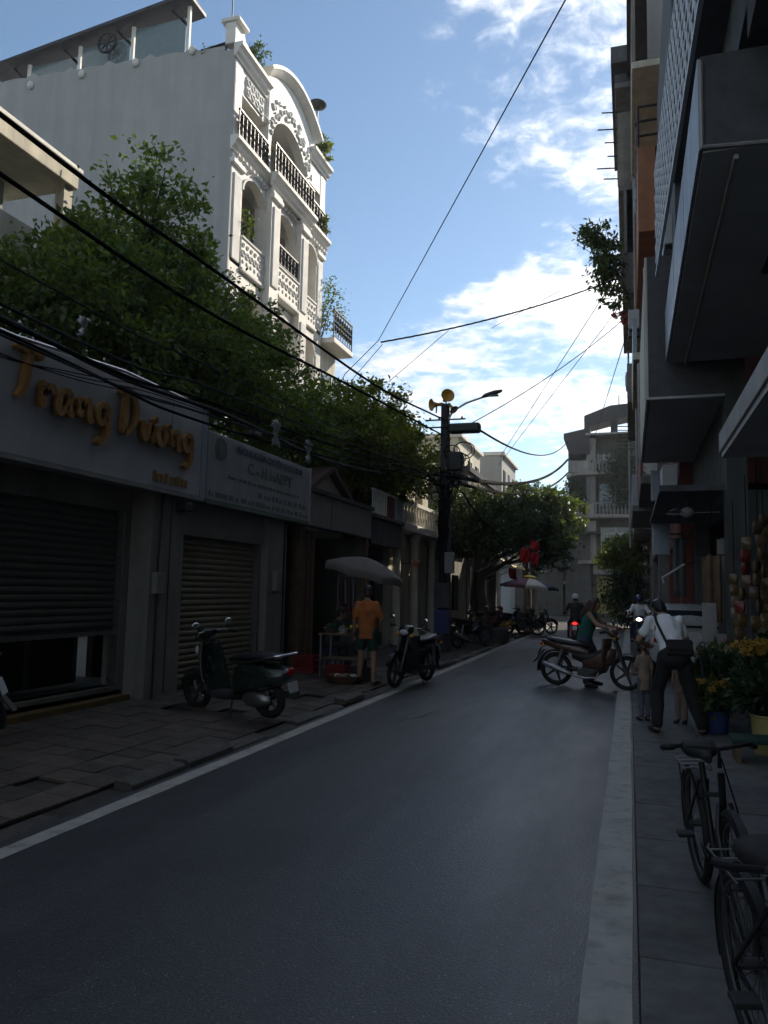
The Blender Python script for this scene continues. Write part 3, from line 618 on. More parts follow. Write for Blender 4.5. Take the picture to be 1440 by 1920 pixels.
tower('tall_house', 'pale tall house with green glass balconies rising behind the utility pole', -16, -8.2, 38, 44, 9.4, 3, 'cream')
tower('tall_house', 'weathered tall house with yellow top band right of the utility pole', -15, -7.4, 47, 53, 10.0, 3, 'grey_wall', 'yellow_shutter')
# house with slab roof at upper left
Hh = thing('slab_roof_house', 'upper floor of house with projecting pale slab roof at upper left', 'house', (-9, 7, 0))
pt(MB().bb(-11.3, -8.95, 0, 10.45, 8.33, 8.62), 'roof_slab', 'cream', Hh, bevel=.015); pt(MB().bb(-11.3, -8.9, 0, 10.5, 8.623, 8.70), 'roof_edge', 'trim', Hh, bevel=.01)
pt(wall_boxes(MB(), 'x', -10.2, -10.0, 0, 9.9, 3.0, 8.33, [(5.0, 6.2, 6.9, 8.05), (8.3, 9.2, 6.9, 8.1)]), 'wall', 'grey_wall', Hh); pt(MB().bb(-11.3, -10.2, 9.75, 9.9, 3, 8.33), 'side_wall', 'grey_wall', Hh)
for (a, b) in ((5.0, 6.2), (8.3, 9.2)):
    w = pt(MB().bb(-10.14, -10.12, a, b, 6.9, 8.05), 'window', 'glass_dark', Hh); f = MB()
    for q in (a, (a + b) / 2 - .03, b - .06): f.bb(-10.12, -10.05, q, q + .06, 6.9, 8.05)
    f.bb(-10.12, -10.05, a, b, 7.45, 7.51).build('frame', 'trim', w)
pt(MB().bb(-9.2, -9.02, 10.2, 10.4, 6.3, 8.33), 'column', 'cream', Hh); pt(MB().bb(-10, -9.0, 0, 10.4, 6.25, 6.42), 'balcony_slab', 'cream', Hh, bevel=.01); pt(MB().bb(-9.14, -9.04, 0, 9.6, 6.42, 7.25), 'parapet', 'cream', Hh)

# far houses closing the street
for (x0, x1, y0, y1, h, mm, lab) in ((-11.5, -4.7, 59, 66, 7.4, 'dark_wall', 'dim far house closing the street beyond the trees'), (-20, -12, 59.5, 68, 8.6, 'stucco', 'grey far house left of the dim house at the street end'), (3.4, 9, 60, 68, 10.5, 'dark_wall', 'dark far house right of the corner building')):
    tower('far_house', lab, x0, x1, y0, y1, h, 3, mm, 'dark_concrete')
# ------------------------------------------------------------------ white ornate house
Wb = thing('white_townhouse', 'tall white ornate townhouse with arched pediment and black balcony railing', 'house', (-11.5, 20, 0))
WT = Matrix.Translation(Wb.location).inverted()
def wp(mb, n, m='trim', **k):
    o = mb.build(n, m, Wb, **k); o.matrix_parent_inverse = WT; return o
wp(MB().bb(-24, -12.6, 20.0, 27.5, 0, 18.3), 'main_block', 'grey_wall')
wp(MB().bb(-12.6, -11.96, 20.0, 20.12, 0, 18.3), 'side_wall', 'grey_wall')
wp(MB().bb(-11.96, -11.505, 20.0, 20.03, 0, 18.3), 'corner_wall', 'grey_wall')
wp(MB().bb(-12.6, -11.52, 27.38, 27.5, 0, 18.3), 'side_wall', 'trim')
for z in (8.4, 11.7, 15.2): wp(MB().bb(-12.6, -11.5, 20.12, 27.38, z - .2, z), 'floor_slab', 'trim')
wp(MB().bb(-12.6, -11.5, 20.12, 27.38, 18.0, 18.3), 'floor_slab', 'trim')
piers = ((20.035, 20.75), (22.35, 23.05), (24.8, 25.5), (26.8, 27.5))
def moulding(y0, y1, x, z, prof, name='cornice'):
    q = [(x + a, z + b) for a, b in prof]; return wp(MB().prism(q, 'y', y0, y1), name)
corn = [(0, 0), (.06, 0), (.08, .08), (.16, .14), (.20, .26), (.30, .32), (.30, .44), (0, .44)]
for i, (a, b) in enumerate(piers):          # giant pilasters running through both storeys
    px0 = -11.5 if i in (0, 3) else -11.26; z0, z1 = 5.0, 15.0
    wp(MB().bb(-11.9, px0, a, b, z0, z1), 'pilaster', 'trim', bevel=.015)
    for (c, d) in ((5.6, 11.2), (11.6, 14.35)): wp(MB().bb(px0 - .02, px0 + .05, a + .12, b - .12, c, d), 'raised_panel', 'white_wall', bevel=.02)
    wp(MB().bb(px0 - .06, px0 + .10, a - .05, b + .05, z1 - .42, z1 - .25), 'capital', 'trim', bevel=.03); wp(MB().bb(px0 - .06, px0 + .06, a - .03, b + .03, z1 - .25, z1 - .12), 'capital', 'white_wall', bevel=.03)
    wp(MB().bb(px0 - .06, px0 + .08, a - .04, b + .04, z0, z0 + .35), 'pilaster_base', 'trim', bevel=.02)
for z0, z1 in ((8.2, 11.35), (11.55, 15.0)):
    for i in range(3):
        a, b = piers[i][1], piers[i + 1][0]; yc, r = (a + b) / 2, (b - a) / 2; zs = z1 - .35 - r * .75
        arc = [(yc - r * math.cos(t), zs + r * .75 * math.sin(t)) for t in np.linspace(0, math.pi, 15)]
        m = MB()
        for (p, q) in zip(arc[:-1], arc[1:]): m.prism([p, q, (q[0], z1), (p[0], z1)], 'x', -11.75, -11.5)
        wp(m, 'arch', 'trim'); m = MB()
        for (p, q) in zip(arc[:-1], arc[1:]):
            m.prism([p, q, ((q[0] - yc) * 1.1 + yc, (q[1] - zs) * 1.12 + zs), ((p[0] - yc) * 1.1 + yc, (p[1] - zs) * 1.12 + zs)], 'x', -11.5, -11.44)
        wp(m, 'arch_moulding', 'white_wall')
        out = .16 if i == 1 else 0.0
        wp(MB().bb(-11.62, -11.46 + out, a, b, z0, z0 + .95), 'parapet_panel', 'trim', bevel=.02); wp(MB().bb(-11.62, -11.40 + out, a, b, z0 - .12, z0 - .002), 'balcony_slab', 'white_wall', bevel=.02); wp(MB().bb(-11.62, -11.42 + out, a, b, z0 + .952, z0 + 1.03), 'parapet_cap', 'white_wall', bevel=.015)
        k = int((b - a) / .26)
        for j in range(k):
            yy = a + (j + .5) * (b - a) / k
            wp(MB().ring((-11.45 + out, yy, z0 + .48), .095, .026, 'x', 12, 5), 'relief_ring', 'white_wall', smooth=True)
            wp(MB().ring((-11.45 + out, yy, z0 + .76), .06, .022, 'x', 10, 5), 'relief_ring', 'white_wall', smooth=True)
            wp(MB().ell((-11.45 + out, yy, z0 + .22), (.025, .06, .07), 8, 6), 'relief_bud', 'white_wall', smooth=True)
        w = wp(MB().bb(-12.58, -12.55, a + .1, b - .1, z0 + .05, z1 - .5), 'window', 'glass_dark')
        f = MB()
        for q in (a + .1, yc - .03, b - .16): f.bb(-12.55, -12.5, q, q + .06, z0 + .05, z1 - .5)
        f.build('frame', 'trim', w)
moulding(19.9, 27.6, -11.52, 14.96, corn); moulding(22.2, 25.65, -11.28, 14.98, corn)
for i in range(30): wp(MB().bb(-11.5, -11.36, 20.2 + i * .25, 20.29 + i * .25, 14.86, 14.955), 'dentil', 'white_wall')
def iron_panel(y0, y1, x, z0, h, par=None, tr=None):
    """wrought iron railing: rails, posts and scroll rings"""
    m = MB().bb(x - .035, x + .035, y0, y1, z0 + h - .06, z0 + h).bb(x - .015, x + .015, y0, y1, z0 + .06, z0 + .09).bb(x - .02, x + .02, y0, y0 + .04, z0, z0 + h).bb(x - .02, x + .02, y1 - .04, y1, z0, z0 + h)
    n = max(2, int((y1 - y0) / .24)); s = (y1 - y0) / n
    for i in range(n):
        y = y0 + (i + .5) * s
        m.ring((x, y, z0 + h * .34), s * .40, .021, 'x', 12, 4, 1.3); m.ring((x, y, z0 + h * .72), s * .38, .021, 'x', 12, 4, 1.3); m.ring((x, y, z0 + h * .34), s * .18, .024, 'x', 8, 4, 1.3); m.ring((x, y, z0 + h * .72), s * .16, .024, 'x', 8, 4, 1.3)
        m.ring((x, y + s * .2, z0 + h * .53), s * .22, .024, 'x', 8, 4, 1.3); m.ring((x, y - s * .2, z0 + h * .53), s * .22, .024, 'x', 8, 4, 1.3)
        m.bb(x - .014, x + .014, y0 + i * s - .014, y0 + i * s + .014, z0 + .08, z0 + h - .03)
    o = m.build('iron_railing', 'iron', par or Wb); o.matrix_parent_inverse = tr or WT; return o
iron_panel(20.15, 22.2, -11.38, 15.42, 1.0); iron_panel(22.25, 25.6, -11.15, 15.44, 1.05); iron_panel(25.65, 27.5, -11.38, 15.42, 1.0)
iron_panel(23.1, 24.75, -11.34, 12.6, .75)
# loggia storey
wp(MB().bb(-11.95, -11.5, 20.035, 20.5, 15.42, 18.0), 'pilaster', 'trim', bevel=.015); wp(MB().bb(-11.95, -11.5, 27.0, 27.5, 15.42, 18.0), 'pilaster', 'trim', bevel=.015)
wp(MB().bb(-11.8, -11.52, 20.5, 22.2, 17.1, 18.0), 'frieze', 'trim'); wp(MB().bb(-11.8, -11.52, 25.7, 27.0, 17.1, 18.0), 'frieze', 'trim')
wp(MB().bb(-11.53, -11.47, 20.7, 21.9, 17.2, 17.85), 'raised_panel', 'white_wall', bevel=.03)
arc = [(23.95 - 1.5 * math.cos(t), 16.6 + 1.35 * math.sin(t)) for t in np.linspace(0, math.pi, 17)]
m = MB()
for p, q in zip(arc[:-1], arc[1:]): m.prism([p, q, (q[0], 18.35), (p[0], 18.35)], 'x', -11.75, -11.42)
wp(m, 'great_arch', 'trim'); wp(MB().bb(-11.75, -11.42, 22.2, 22.45, 15.42, 18.35), 'pilaster', 'trim', bevel=.015); wp(MB().bb(-11.75, -11.42, 25.45, 25.7, 15.42, 18.35), 'pilaster', 'trim', bevel=.015)
ped = [(24.05 + u * 2.1, 18.75 + .78 * (1 - u * u)) for u in np.linspace(-1, 1, 21)]
wp(MB().prism([(22.0, 18.36)] + ped + [(26.1, 18.36)], 'x', -11.8, -11.43), 'pediment', 'trim')
m = MB(); prof = [(0, -.06), (.12, -.04), (.2, .06), (.3, .12), (.3, .24), (-.3, .24), (-.3, -.06)]
secs = []
for (y, z) in ped:
    d = Vector((0, (y - 24.05) * .42, 1)).normalized(); secs.append([(-11.43 + a, y + d.y * b, z + d.z * b) for a, b in prof])
wp(m.loft(secs), 'pediment_cornice', 'trim', smooth=True)
rr = random.Random(11)
for i in range(95):   # carved foliage above the great arch
    t = rr.uniform(.1, math.pi - .1); r = rr.uniform(1.42, 2.0); y, z = 23.95 - r * math.cos(t), 16.75 + r * .92 * math.sin(t) + .05
    wp(MB().ell((-11.40, y, z), (.05, rr.uniform(.03, .08), rr.uniform(.04, .11)), 8, 6, Matrix.Rotation(rr.uniform(0, 3), 3, 'X')), 'carved_leaf', 'white_wall', smooth=True)
for i in range(8): wp(MB().ring((-11.46, 20.85 + (i % 4) * .3, 17.38 + (i // 4) * .3), .1, .022, 'x', 12, 5), 'relief_ring', 'trim', smooth=True)
moulding(19.9, 22.1, -11.52, 18.0, corn); moulding(25.8, 27.6, -11.52, 18.0, corn)
wp(MB().prism([(19.9, 18.44), (22.2, 18.44), (22.2, 18.6), (21.6, 18.75), (20.6, 18.95), (20.5, 19.15), (19.9, 19.15)], 'x', -11.85, -11.5), 'parapet', 'trim', bevel=.02)
wp(MB().bb(-12.0, -11.35, 19.85, 20.55, 19.155, 19.3), 'pier_cap', 'trim', bevel=.04); wp(MB().bb(-11.85, -11.5, 25.8, 27.5, 18.445, 18.7), 'parapet', 'trim', bevel=.02)
wp(MB().cyl((-11.75, 20.1, 19.3), (-11.75, 20.1, 20.6), .02), 'lightning_rod', 'iron')
pts = [(-24, 18.3)]
for i in range(48):
    x = -24 + i * .26; pts += [(x, 18.3 + .05 * (-12 - x) + (.32 if i % 6 == 0 else .12 + .1 * abs(math.sin(i * .52))))]
wp(MB().prism(pts + [(-11.9, 18.6), (-11.9, 18.3)], 'y', 20.0, 20.15), 'scalloped_parapet', 'grey_wall')
m = MB().prism([(-24.5, 18.98), (-13.2, 20.38), (-13.2, 20.5), (-24.5, 19.10)], 'y', 19.85, 20.9); wp(m, 'pergola_roof', 'corrugated')
for x in (-13.4, -15.5, -17.6, -19.7, -21.8): 
    zt = 20.3 - (-13.4 - x) * .124; wp(MB().bb(x - .05, x + .05, 20.2, 20.3, 18.3, zt), 'pergola_post', 'trim'); wp(MB().prism([(x - .7, zt + .0), (x - .6, zt - .02), (x, zt - .6), (x, zt - .75)], 'y', 20.22, 20.28), 'brace', 'iron')
    wp(MB().ell((x + .35, 19.95, 18.52), (.12, .08, .15), 8, 6), 'lamp_shade', 'trim', smooth=True)
for (x0, x1) in ((-15.4, -13.5), (-17.5, -15.6), (-19.6, -17.7)): wp(MB().bb(x0, x1, 20.22, 20.24, 18.4, 20.3 - (-13.4 - x0) * .124 - .12), 'glass_panel', 'glass_green')
wp(MB().ring((-16.3, 19.95, 19.45), .34, .05, 'y', 20, 6), 'wheel_ornament', 'iron')
for k in range(4): wp(MB().cyl((-16.3 - .34 * math.cos(k * .785), 19.95, 19.45 - .34 * math.sin(k * .785)), (-16.3 + .34 * math.cos(k * .785), 19.95, 19.45 + .34 * math.sin(k * .785)), .03), 'wheel_spoke', 'iron')
lp = thing('garden_lamp', 'dark mushroom lamp standing on the right end of the white townhouse roof', 'lamp', (-11.5, 26.45, 18.69)); MB().cyl((0, 0, 0), (0, 0, 1.75), .035).build('post', 'iron', lp); MB().ell((0, 0, 1.85), (.36, .36, .13), 16, 8).build('shade', 'iron', lp, smooth=True)
def bush(name, label, c, r, n, L, m, seed, stem=True, group=None, cat='plant', pot=None):
    t = thing(name, label, cat, c, 0, group)
    if pot: MB().lathe([(pot * .7, 0), (pot, pot * 1.3), (pot * .9, pot * 1.3), (pot * .6, .02)], n=12).build('pot', 'tile_roof', t, smooth=True)
    leaves('foliage', [(0, 0, r[2] * 1.05 + (pot or 0), *r)], n, L, m, t, seed, clump=max(r) * .28, shell=.4)
    if stem:
        s = MB(); rg = random.Random(seed)
        for _ in range(6): s.tube([(0, 0, 0), (rg.uniform(-.4, .4) * r[0], rg.uniform(-.4, .4) * r[1], r[2] * .8), (rg.uniform(-.8, .8) * r[0], rg.uniform(-.8, .8) * r[1], r[2] * rg.uniform(1, 1.8))], [.02, .014, .006], 5)
        s.build('stems', 'bark', t)
    return t
bush('roof_plant', 'small bushy plant on the parapet left of the arched pediment', (-11.7, 21.4, 18.78), (.42, .42, .36), 500, .12, 'leaf_b', 21)
bush('roof_plant', 'round green shrub on the roof below the mushroom lamp', (-11.45, 26.9, 18.4), (.42, .42, .6), 900, .12, 'leaf_c', 22)
bush('balcony_plant', 'plant spilling over the right end of the black railing', (-11.3, 26.9, 15.42), (.35, .35, .5), 500, .1, 'leaf_b', 23)
bush('balcony_plant', 'plant hanging in the left arch of the white townhouse', (-11.7, 21.3, 12.6), (.3, .4, .5), 500, .1, 'leaf_b', 24)
bush('roof_plant', 'low tuft of green on the townhouse roof beside its corner pier', (-12.6, 20.4, 18.3), (.5, .3, .25), 400, .1, 'leaf_b', 25)
# neighbour with a roof terrace
Nn = tower('terrace_house', 'lower pale house with iron railed roof terrace just beyond the white townhouse', -20, -11.7, 27.65, 29.6, 11.3, 3, 'cream', 'trim')
tr = Matrix.Translation(Nn.location).inverted()
o = MB().bb(-12.5, -11.0, 27.65, 29.9, 11.3, 11.5).build('terrace_slab', 'trim', Nn, bevel=.02); o.matrix_parent_inverse = tr
iron_panel(27.7, 29.8, -11.05, 11.52, 1.15, Nn, tr)
bush('terrace_tree', 'airy small tree on the terrace beside the white townhouse', (-11.9, 28.3, 11.5), (.9, .9, 1.3), 1100, .13, 'leaf_b', 26, cat='tree')
# ------------------------------------------------------------------ trees
def tree(name, label, base, trunk_top, blobs, n, L, m, seed, r0=.2, group=None):
    t = thing(name, label, 'tree', base, 0, group); bx = Vector(base)
    mb = MB(); top = Vector(trunk_top) - bx
    mb.tube([(0, 0, 0), top * .35 + Vector((.06, .03, 0)), top * .7 - Vector((.05, .05, 0)), top], [r0 * 1.25, r0, r0 * .85, r0 * .75], 10)
    limbs(mb, top * .92, [Vector(b[:3]) - bx for b in blobs], r0 * .6, seed)
    mb.build('trunk', 'bark', t, smooth=True)
    leaves('crown', [(b[0] - bx.x, b[1] - bx.y, b[2] - bx.z, *b[3:]) for b in blobs], n, L, m, t, seed, clump=.23)
    return t
tree('leafy_tree', 'tall leafy tree rising behind the gold lettered shop sign', (-8.2, 11.3, 0), (-8.2, 11.3, 4.6),
     [(-8.0, 11.2, 7.6, 1.1, 1.2, 1.25), (-7.9, 11.0, 8.7, .45, .5, .55), (-8.3, 12.6, 7.0, 1.2, 1.3, 1.2), (-7.8, 9.6, 6.1, 1.1, 1.3, 1.0), (-7.6, 8.2, 5.5, 1.0, 1.1, .75), (-7.2, 12.0, 5.6, 1.3, 1.7, 1.0), (-7.4, 10.0, 5.0, 1.1, 1.6, .7), (-8.6, 10.3, 6.9, .8, .8, .7)], 38000, .115, 'leaf_a', 41)
tree('leafy_tree', 'broad leafy tree in front of the white townhouse facade', (-8.0, 16.0, 0), (-8.0, 16.0, 4.0),
     [(-8.0, 14.4, 6.7, 1.2, 1.2, 1.2), (-8.0, 16.2, 6.1, 1.2, 1.3, .9), (-7.4, 14.0, 5.3, 1.4, 1.5, .9), (-7.4, 16.4, 5.3, 1.5, 1.6, .9), (-6.7, 15.0, 4.7, .9, 1.6, .6), (-8.4, 18.2, 5.9, 1.0, 1.2, .8)], 23000, .12, 'leaf_a', 42)
tree('leafy_tree', 'rounded tree overhanging the barred balcony just left of the utility pole', (-7.6, 19.9, 0), (-7.2, 19.9, 3.9),
     [(-6.5, 19.4, 6.3, 1.0, 1.3, .85), (-7.2, 18.4, 6.2, 1.0, 1.2, .8), (-5.6, 19.6, 4.7, .7, 1.2, .7), (-6.8, 21.6, 6.2, .9, 1.2, .7), (-6.1, 17.0, 5.3, .9, 1.0, .7), (-6.3, 18.0, 5.2, 1.0, 1.3, .9), (-6.0, 20.4, 5.4, .9, 1.2, .8), (-6.3, 19.6, 4.6, 1.0, 1.6, .6), (-5.7, 21.0, 5.9, .7, .7, .45), (-6.4, 17.2, 4.6, .9, 1.0, .6)], 22000, .125, 'leaf_c', 43)
tree('street_tree', 'dark street tree growing from the stone planter', (-4.45, 24.6, .25), (-4.5, 24.6, 2.2),
     [(-4.8, 24.6, 4.1, 1.2, 1.3, .75), (-3.5, 25.0, 3.9, 1.2, 1.3, .8), (-2.9, 26.0, 3.4, 1.0, 1.2, .75), (-5.2, 26.0, 3.6, 1.2, 1.4, .8), (-4.0, 23.8, 3.3, .9, .9, .5), (-2.6, 26.8, 2.9, .8, 1.0, .6)], 19000, .12, 'leaf_m', 44, .16)
tree('street_tree', 'second trunk leaning beside the planter tree', (-5.2, 26.0, .1), (-4.9, 26.2, 2.4), [(-4.4, 27.0, 4.3, 1.1, 1.1, .7), (-5.6, 27.2, 4.6, 1.1, 1.2, .7)], 9000, .115, 'leaf_m', 45, .12)
tree('far_tree', 'distant tree in front of the balconied corner building', (-5.0, 40, 0), (-5.0, 40, 4), [(-5, 40, 6.3, 1.7, 1.6, 1.1), (-3.6, 41, 5.8, 1.5, 1.4, 1.0), (-6.4, 40, 5.6, 1.5, 1.5, 1.0), (-4.3, 39.2, 4.6, 1.9, 1.2, 1.0)], 8000, .22, 'leaf_b', 46, .2)
tree('far_tree', 'distant pale topped tree left of the corner building', (-6.0, 52, 0), (-6.0, 52, 5), [(-6, 52, 7.6, 1.4, 1.4, 1.1), (-4.4, 52, 7.4, 1.3, 1.2, .9), (-5.2, 53, 5.8, 2.2, 1.5, 1.2)], 5000, .26, 'leaf_b', 47, .2)
tree('far_tree', 'yellow green tree before the corner building ground floor', (.3, 38, 0), (.2, 38, 1.8), [(-.1, 38, 3.9, .9, .9, .5), (-.7, 38.2, 3.3, .8, .8, .45), (.3, 38, 3.2, .7, .8, .6)], 4500, .15, 'leaf_c', 48, .1)
bush('dark_bush', 'dark hedge mass under the yellow green tree', (-.1, 38.6, 0), (.95, .8, 1.5), 6000, .15, 'leaf_dark', 49)
pl_ = thing('stone_planter', 'dark round stone planter at the foot of the street tree', 'planter', (-4.45, 24.6, pv(-4.45)))
MB().lathe([(.78, 0), (.82, .1), (.78, .42), (.66, .42), (.64, .2), (0, .2)], n=20).build('rim', 'dark_concrete', pl_, smooth=True); MB().lathe([(.0, .27), (.65, .25), (.65, .22), (0, .22)], n=20).build('soil', 'earth', pl_)
bush('yellow_flower_pot', 'pot of yellow flowers beside the stone planter', (-4.0, 26.4, pv(-4)), (.22, .22, .3), 260, .12, 'petal_orange', 50, pot=.18)
# ------------------------------------------------------------------ corner building at the end of the street
mat('board_pale', (0.33, 0.325, 0.30), 0.8, var=.15, scale=1.5, streak=.3)
K = thing('corner_building', 'pale four storey corner building with balconies at the end of the street', 'building', (-2.4, 60, 0)); KT = Matrix.Translation(K.location).inverted()
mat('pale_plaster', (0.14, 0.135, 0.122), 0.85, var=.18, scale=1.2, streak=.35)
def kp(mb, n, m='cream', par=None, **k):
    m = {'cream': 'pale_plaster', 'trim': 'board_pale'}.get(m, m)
    o = mb.build(n, m, par or K, **k)
    if par is None: o.matrix_parent_inverse = KT
    return o
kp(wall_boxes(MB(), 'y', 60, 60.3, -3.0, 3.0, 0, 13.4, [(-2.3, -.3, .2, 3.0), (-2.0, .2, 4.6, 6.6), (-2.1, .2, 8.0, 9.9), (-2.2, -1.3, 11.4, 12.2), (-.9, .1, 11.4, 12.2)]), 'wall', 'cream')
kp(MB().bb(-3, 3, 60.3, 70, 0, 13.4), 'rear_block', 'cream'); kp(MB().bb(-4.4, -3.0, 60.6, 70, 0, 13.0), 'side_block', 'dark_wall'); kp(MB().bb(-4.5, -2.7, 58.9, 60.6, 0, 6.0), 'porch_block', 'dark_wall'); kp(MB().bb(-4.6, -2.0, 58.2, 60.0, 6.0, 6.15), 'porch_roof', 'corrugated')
for z in (4.0, 7.4, 10.6):
    kp(MB().prism([(-4.5, 60.8), (-4.2, 59.3), (-3.2, 58.6), (3.0, 58.6), (3, 60.0), (-4.5, 60.0)], 'z', z - .2, z + .06), 'balcony_slab', 'trim', bevel=.02)
    if z > 4.5:
        kp(MB().bb(-4.2, -2.4, 58.75, 58.88, z + .06, z + .9), 'parapet', 'trim'); kp(MB().bb(.6, 3.0, 58.75, 58.88, z + .06, z + .9), 'parapet', 'trim'); kp(MB().bb(-2.4, .6, 58.72, 58.86, z + .84, z + .95), 'handrail', 'trim')
        for i in range(12): kp(MB().lathe([(.05, 0), (.09, .25), (.05, .5), (.07, .78)], (-2.28 + i * .26, 58.8, z + .06), 6), 'baluster', 'trim')
    kp(MB().bb(-2.95, -2.3, 59.0, 59.5, z + .06, z + 3.0 if z < 10 else z + 2.6), 'column', 'trim')
for (a, b, c, d) in ((-2.0, .2, 4.6, 6.6), (-2.1, .2, 8.0, 9.9), (-2.2, -1.3, 11.4, 12.2), (-.9, .1, 11.4, 12.2)):
    w = kp(MB().bb(a, b, 60.12, 60.15, c, d), 'window', 'glass_dark'); f = MB()
    for q in (a, (a + b) / 2 - .04, b - .08): f.bb(q, q + .08, 60.05, 60.12, c, d)
    f.bb(a, b, 60.05, 60.12, d - .5, d - .42).build('frame', 'trim', w)
kp(MB().bb(-2.5, -.1, 58.9, 59.1, 3.05, 4.2), 'sign_panel', 'panel_grey'); sy = kp(MB().bb(-2.3, -.3, 60.1, 60.14, .2, 3.0), 'roller_shutter', 'yellow_shutter')
for i in range(14): MB().bb(-2.28, -.32, 60.06, 60.11, .25 + i * .195, .25 + i * .195 + .17).build('slat', 'yellow_shutter', sy)
kp(MB().prism([(-4.6, 13.6), (-3.1, 13.9), (-3.1, 14.9), (-1.2, 15.6), (3, 15.9), (3, 15.2), (-1.0, 14.5), (-2.7, 14.1), (-2.7, 12.0), (-4.2, 12.0), (-4.6, 13.2)], 'y', 58.8, 61), 'roof_shed', 'corrugated')
kp(MB().bb(-1.2, -.7, 58.9, 59.1, 13.4, 14.6), 'roof_post', 'corrugated'); kp(MB().bb(-3, 3, 58.7, 61, 13.402, 13.56), 'cornice', 'trim', bevel=.03); kp(MB().cyl((-.6, 60, 15.6), (-.6, 60, 16.6), .04), 'antenna', 'iron')
bush('climbing_plant', 'vines hanging on the right of the corner building balconies', (-.2, 58.2, 7.6), (.9, .5, 2.4), 2600, .25, 'leaf_dark', 60, stem=False)
bush('climbing_plant', 'vines under the left balcony of the corner building', (-3.9, 58.9, 7.5), (.7, .5, 1.3), 1200, .22, 'leaf_dark', 61, stem=False)
# ------------------------------------------------------------------ right row
def rt(name, label, cat='building', loc=(2, 0, 0)):
    t = thing(name, label, cat, loc); T = Matrix.Translation(loc).inverted()
    def p(mb, n, m, par=None, **k):
        o = mb.build(n, m, par or t, **k)
        if par is None: o.matrix_parent_inverse = T
        return o
    return t, p
mat('end_shade', (0.085, 0.085, 0.09), .8, var=.2); mat('soffit', (0.55, 0.55, 0.56), .85, var=.12, scale=1.5)  # pale soffits and dark ends put lifted light and shade into the colour
R1, p = rt('near_shop_house', 'dark shop house at right with deep projecting upper floor and white lattice screen', loc=(2, 5, 0))
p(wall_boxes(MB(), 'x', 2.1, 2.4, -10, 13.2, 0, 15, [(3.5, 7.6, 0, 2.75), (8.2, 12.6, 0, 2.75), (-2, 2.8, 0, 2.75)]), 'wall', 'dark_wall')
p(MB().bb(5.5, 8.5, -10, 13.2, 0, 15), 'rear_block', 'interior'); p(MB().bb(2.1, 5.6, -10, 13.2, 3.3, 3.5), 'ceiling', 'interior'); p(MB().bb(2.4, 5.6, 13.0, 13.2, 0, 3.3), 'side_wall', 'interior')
p(MB().bb(.63, 2.1, 6.75, 13.1, 5.4, 6.25), 'projecting_floor', 'end_shade'); p(MB().bb(.64, 2.1, 6.77, 13.08, 5.385, 5.401), 'soffit', 'soffit'); p(MB().bb(.605, .63, 6.76, 13.1, 5.41, 6.24), 'street_panel', 'bluegrey', bevel=.004)
for y in (8.6, 10.6): p(MB().bb(.602, .606, y, y + .02, 5.42, 6.23), 'panel_seam', 'panel_grey')
p(MB().bb(1.5, 2.1, 7.6, 9.6, 5.37, 5.386), 'soffit_patch', 'interior')
lat = p(MB().bb(.60, .64, 5.6, 12.2, 6.5, 6.56), 'lattice_screen', 'lattice_white')
lat.matrix_parent_inverse = Matrix.Translation((2, 5, 0)).inverted() @ Matrix.Translation((.6, 6.2, 0)) @ Matrix.Rotation(R(1.6), 4, 'Z') @ Matrix.Translation((-.6, -6.2, 0))
for i in range(8): MB().bb(.60, .618, 5.6, 12.2, 6.56 + .2 * i + .16, 6.56 + .2 * i + .2).build('rail', 'lattice_white', lat)
lb = MB().bb(-.009, .009, -.03, .03, 0, .164).mesh('bar'); lb.materials.append(MATS['lattice_white']); l0 = link('bar', lb, lat)
for i in range(8):
    for j in range(25):
        o = l0 if i == j == 0 else inst(l0, lat); o.location = (.609, 5.66 + j * .26 + (.13 if i % 2 else 0), 6.56 + i * .2 - .002)
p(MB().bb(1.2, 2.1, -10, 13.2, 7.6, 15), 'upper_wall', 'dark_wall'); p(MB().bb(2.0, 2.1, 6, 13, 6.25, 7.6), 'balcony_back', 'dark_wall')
p(MB().bb(1.0, 2.1, -10, 6.7, 6.3, 6.6), 'balcony_slab', 'dark_concrete'); p(MB().bb(.75, 1.2, 5.5, 13.2, 8.5, 8.7), 'eave', 'dark_concrete')
p(MB().tube([(.9, 6.8, 5.33), (.9, 13.0, 5.33)], .025, 6), 'conduit', 'board_grey'); p(MB().tube([(.63, 6.74, 6.2), (.63, 6.74, 5.42), (1.6, 6.74, 5.36)], .02, 6), 'drain_pipe', 'board_grey')
p(MB().cyl((1.9, 7.6, 5.40), (1.9, 7.6, 5.2), .1, .13, 14), 'ceiling_lamp', 'trim', smooth=True)
p(MB().bb(.83, 2.1, 4.2, 7.9, 2.98, 3.17), 'canopy_slab', 'panel_grey', bevel=.01); p(MB().bb(.85, 2.1, 4.22, 7.88, 2.93, 2.981), 'canopy_soffit', 'soffit')
p(MB().bb(1.95, 2.1, 7.65, 8.15, 0, 2.95), 'pillar', 'dark_wall')
p(MB().bb(2.4, 5.5, -3, 13, .0, .06), 'shop_floor', 'interior')
p(MB().cyl((1.5, 8.2, 2.95), (1.5, 8.9, 2.62), .018), 'awning_strut', 'sign_white')
R2, p = rt('cream_shop_house', 'narrow shop house with cream street face strip past the lattice screen', loc=(2, 16, 0))
p(wall_boxes(MB(), 'x', 1.5, 1.8, 13.25, 20, 0, 17, [(13.8, 19.5, 0, 3.2)]), 'wall', 'dark_wall'); p(MB().bb(4, 7, 13.25, 20, 0, 17), 'rear_block', 'interior'); p(MB().bb(1.8, 4, 13.25, 13.4, 0, 3.4), 'side_wall', 'interior'); p(MB().bb(1.8, 4, 13.25, 20, 3.3, 3.4), 'ceiling', 'interior')
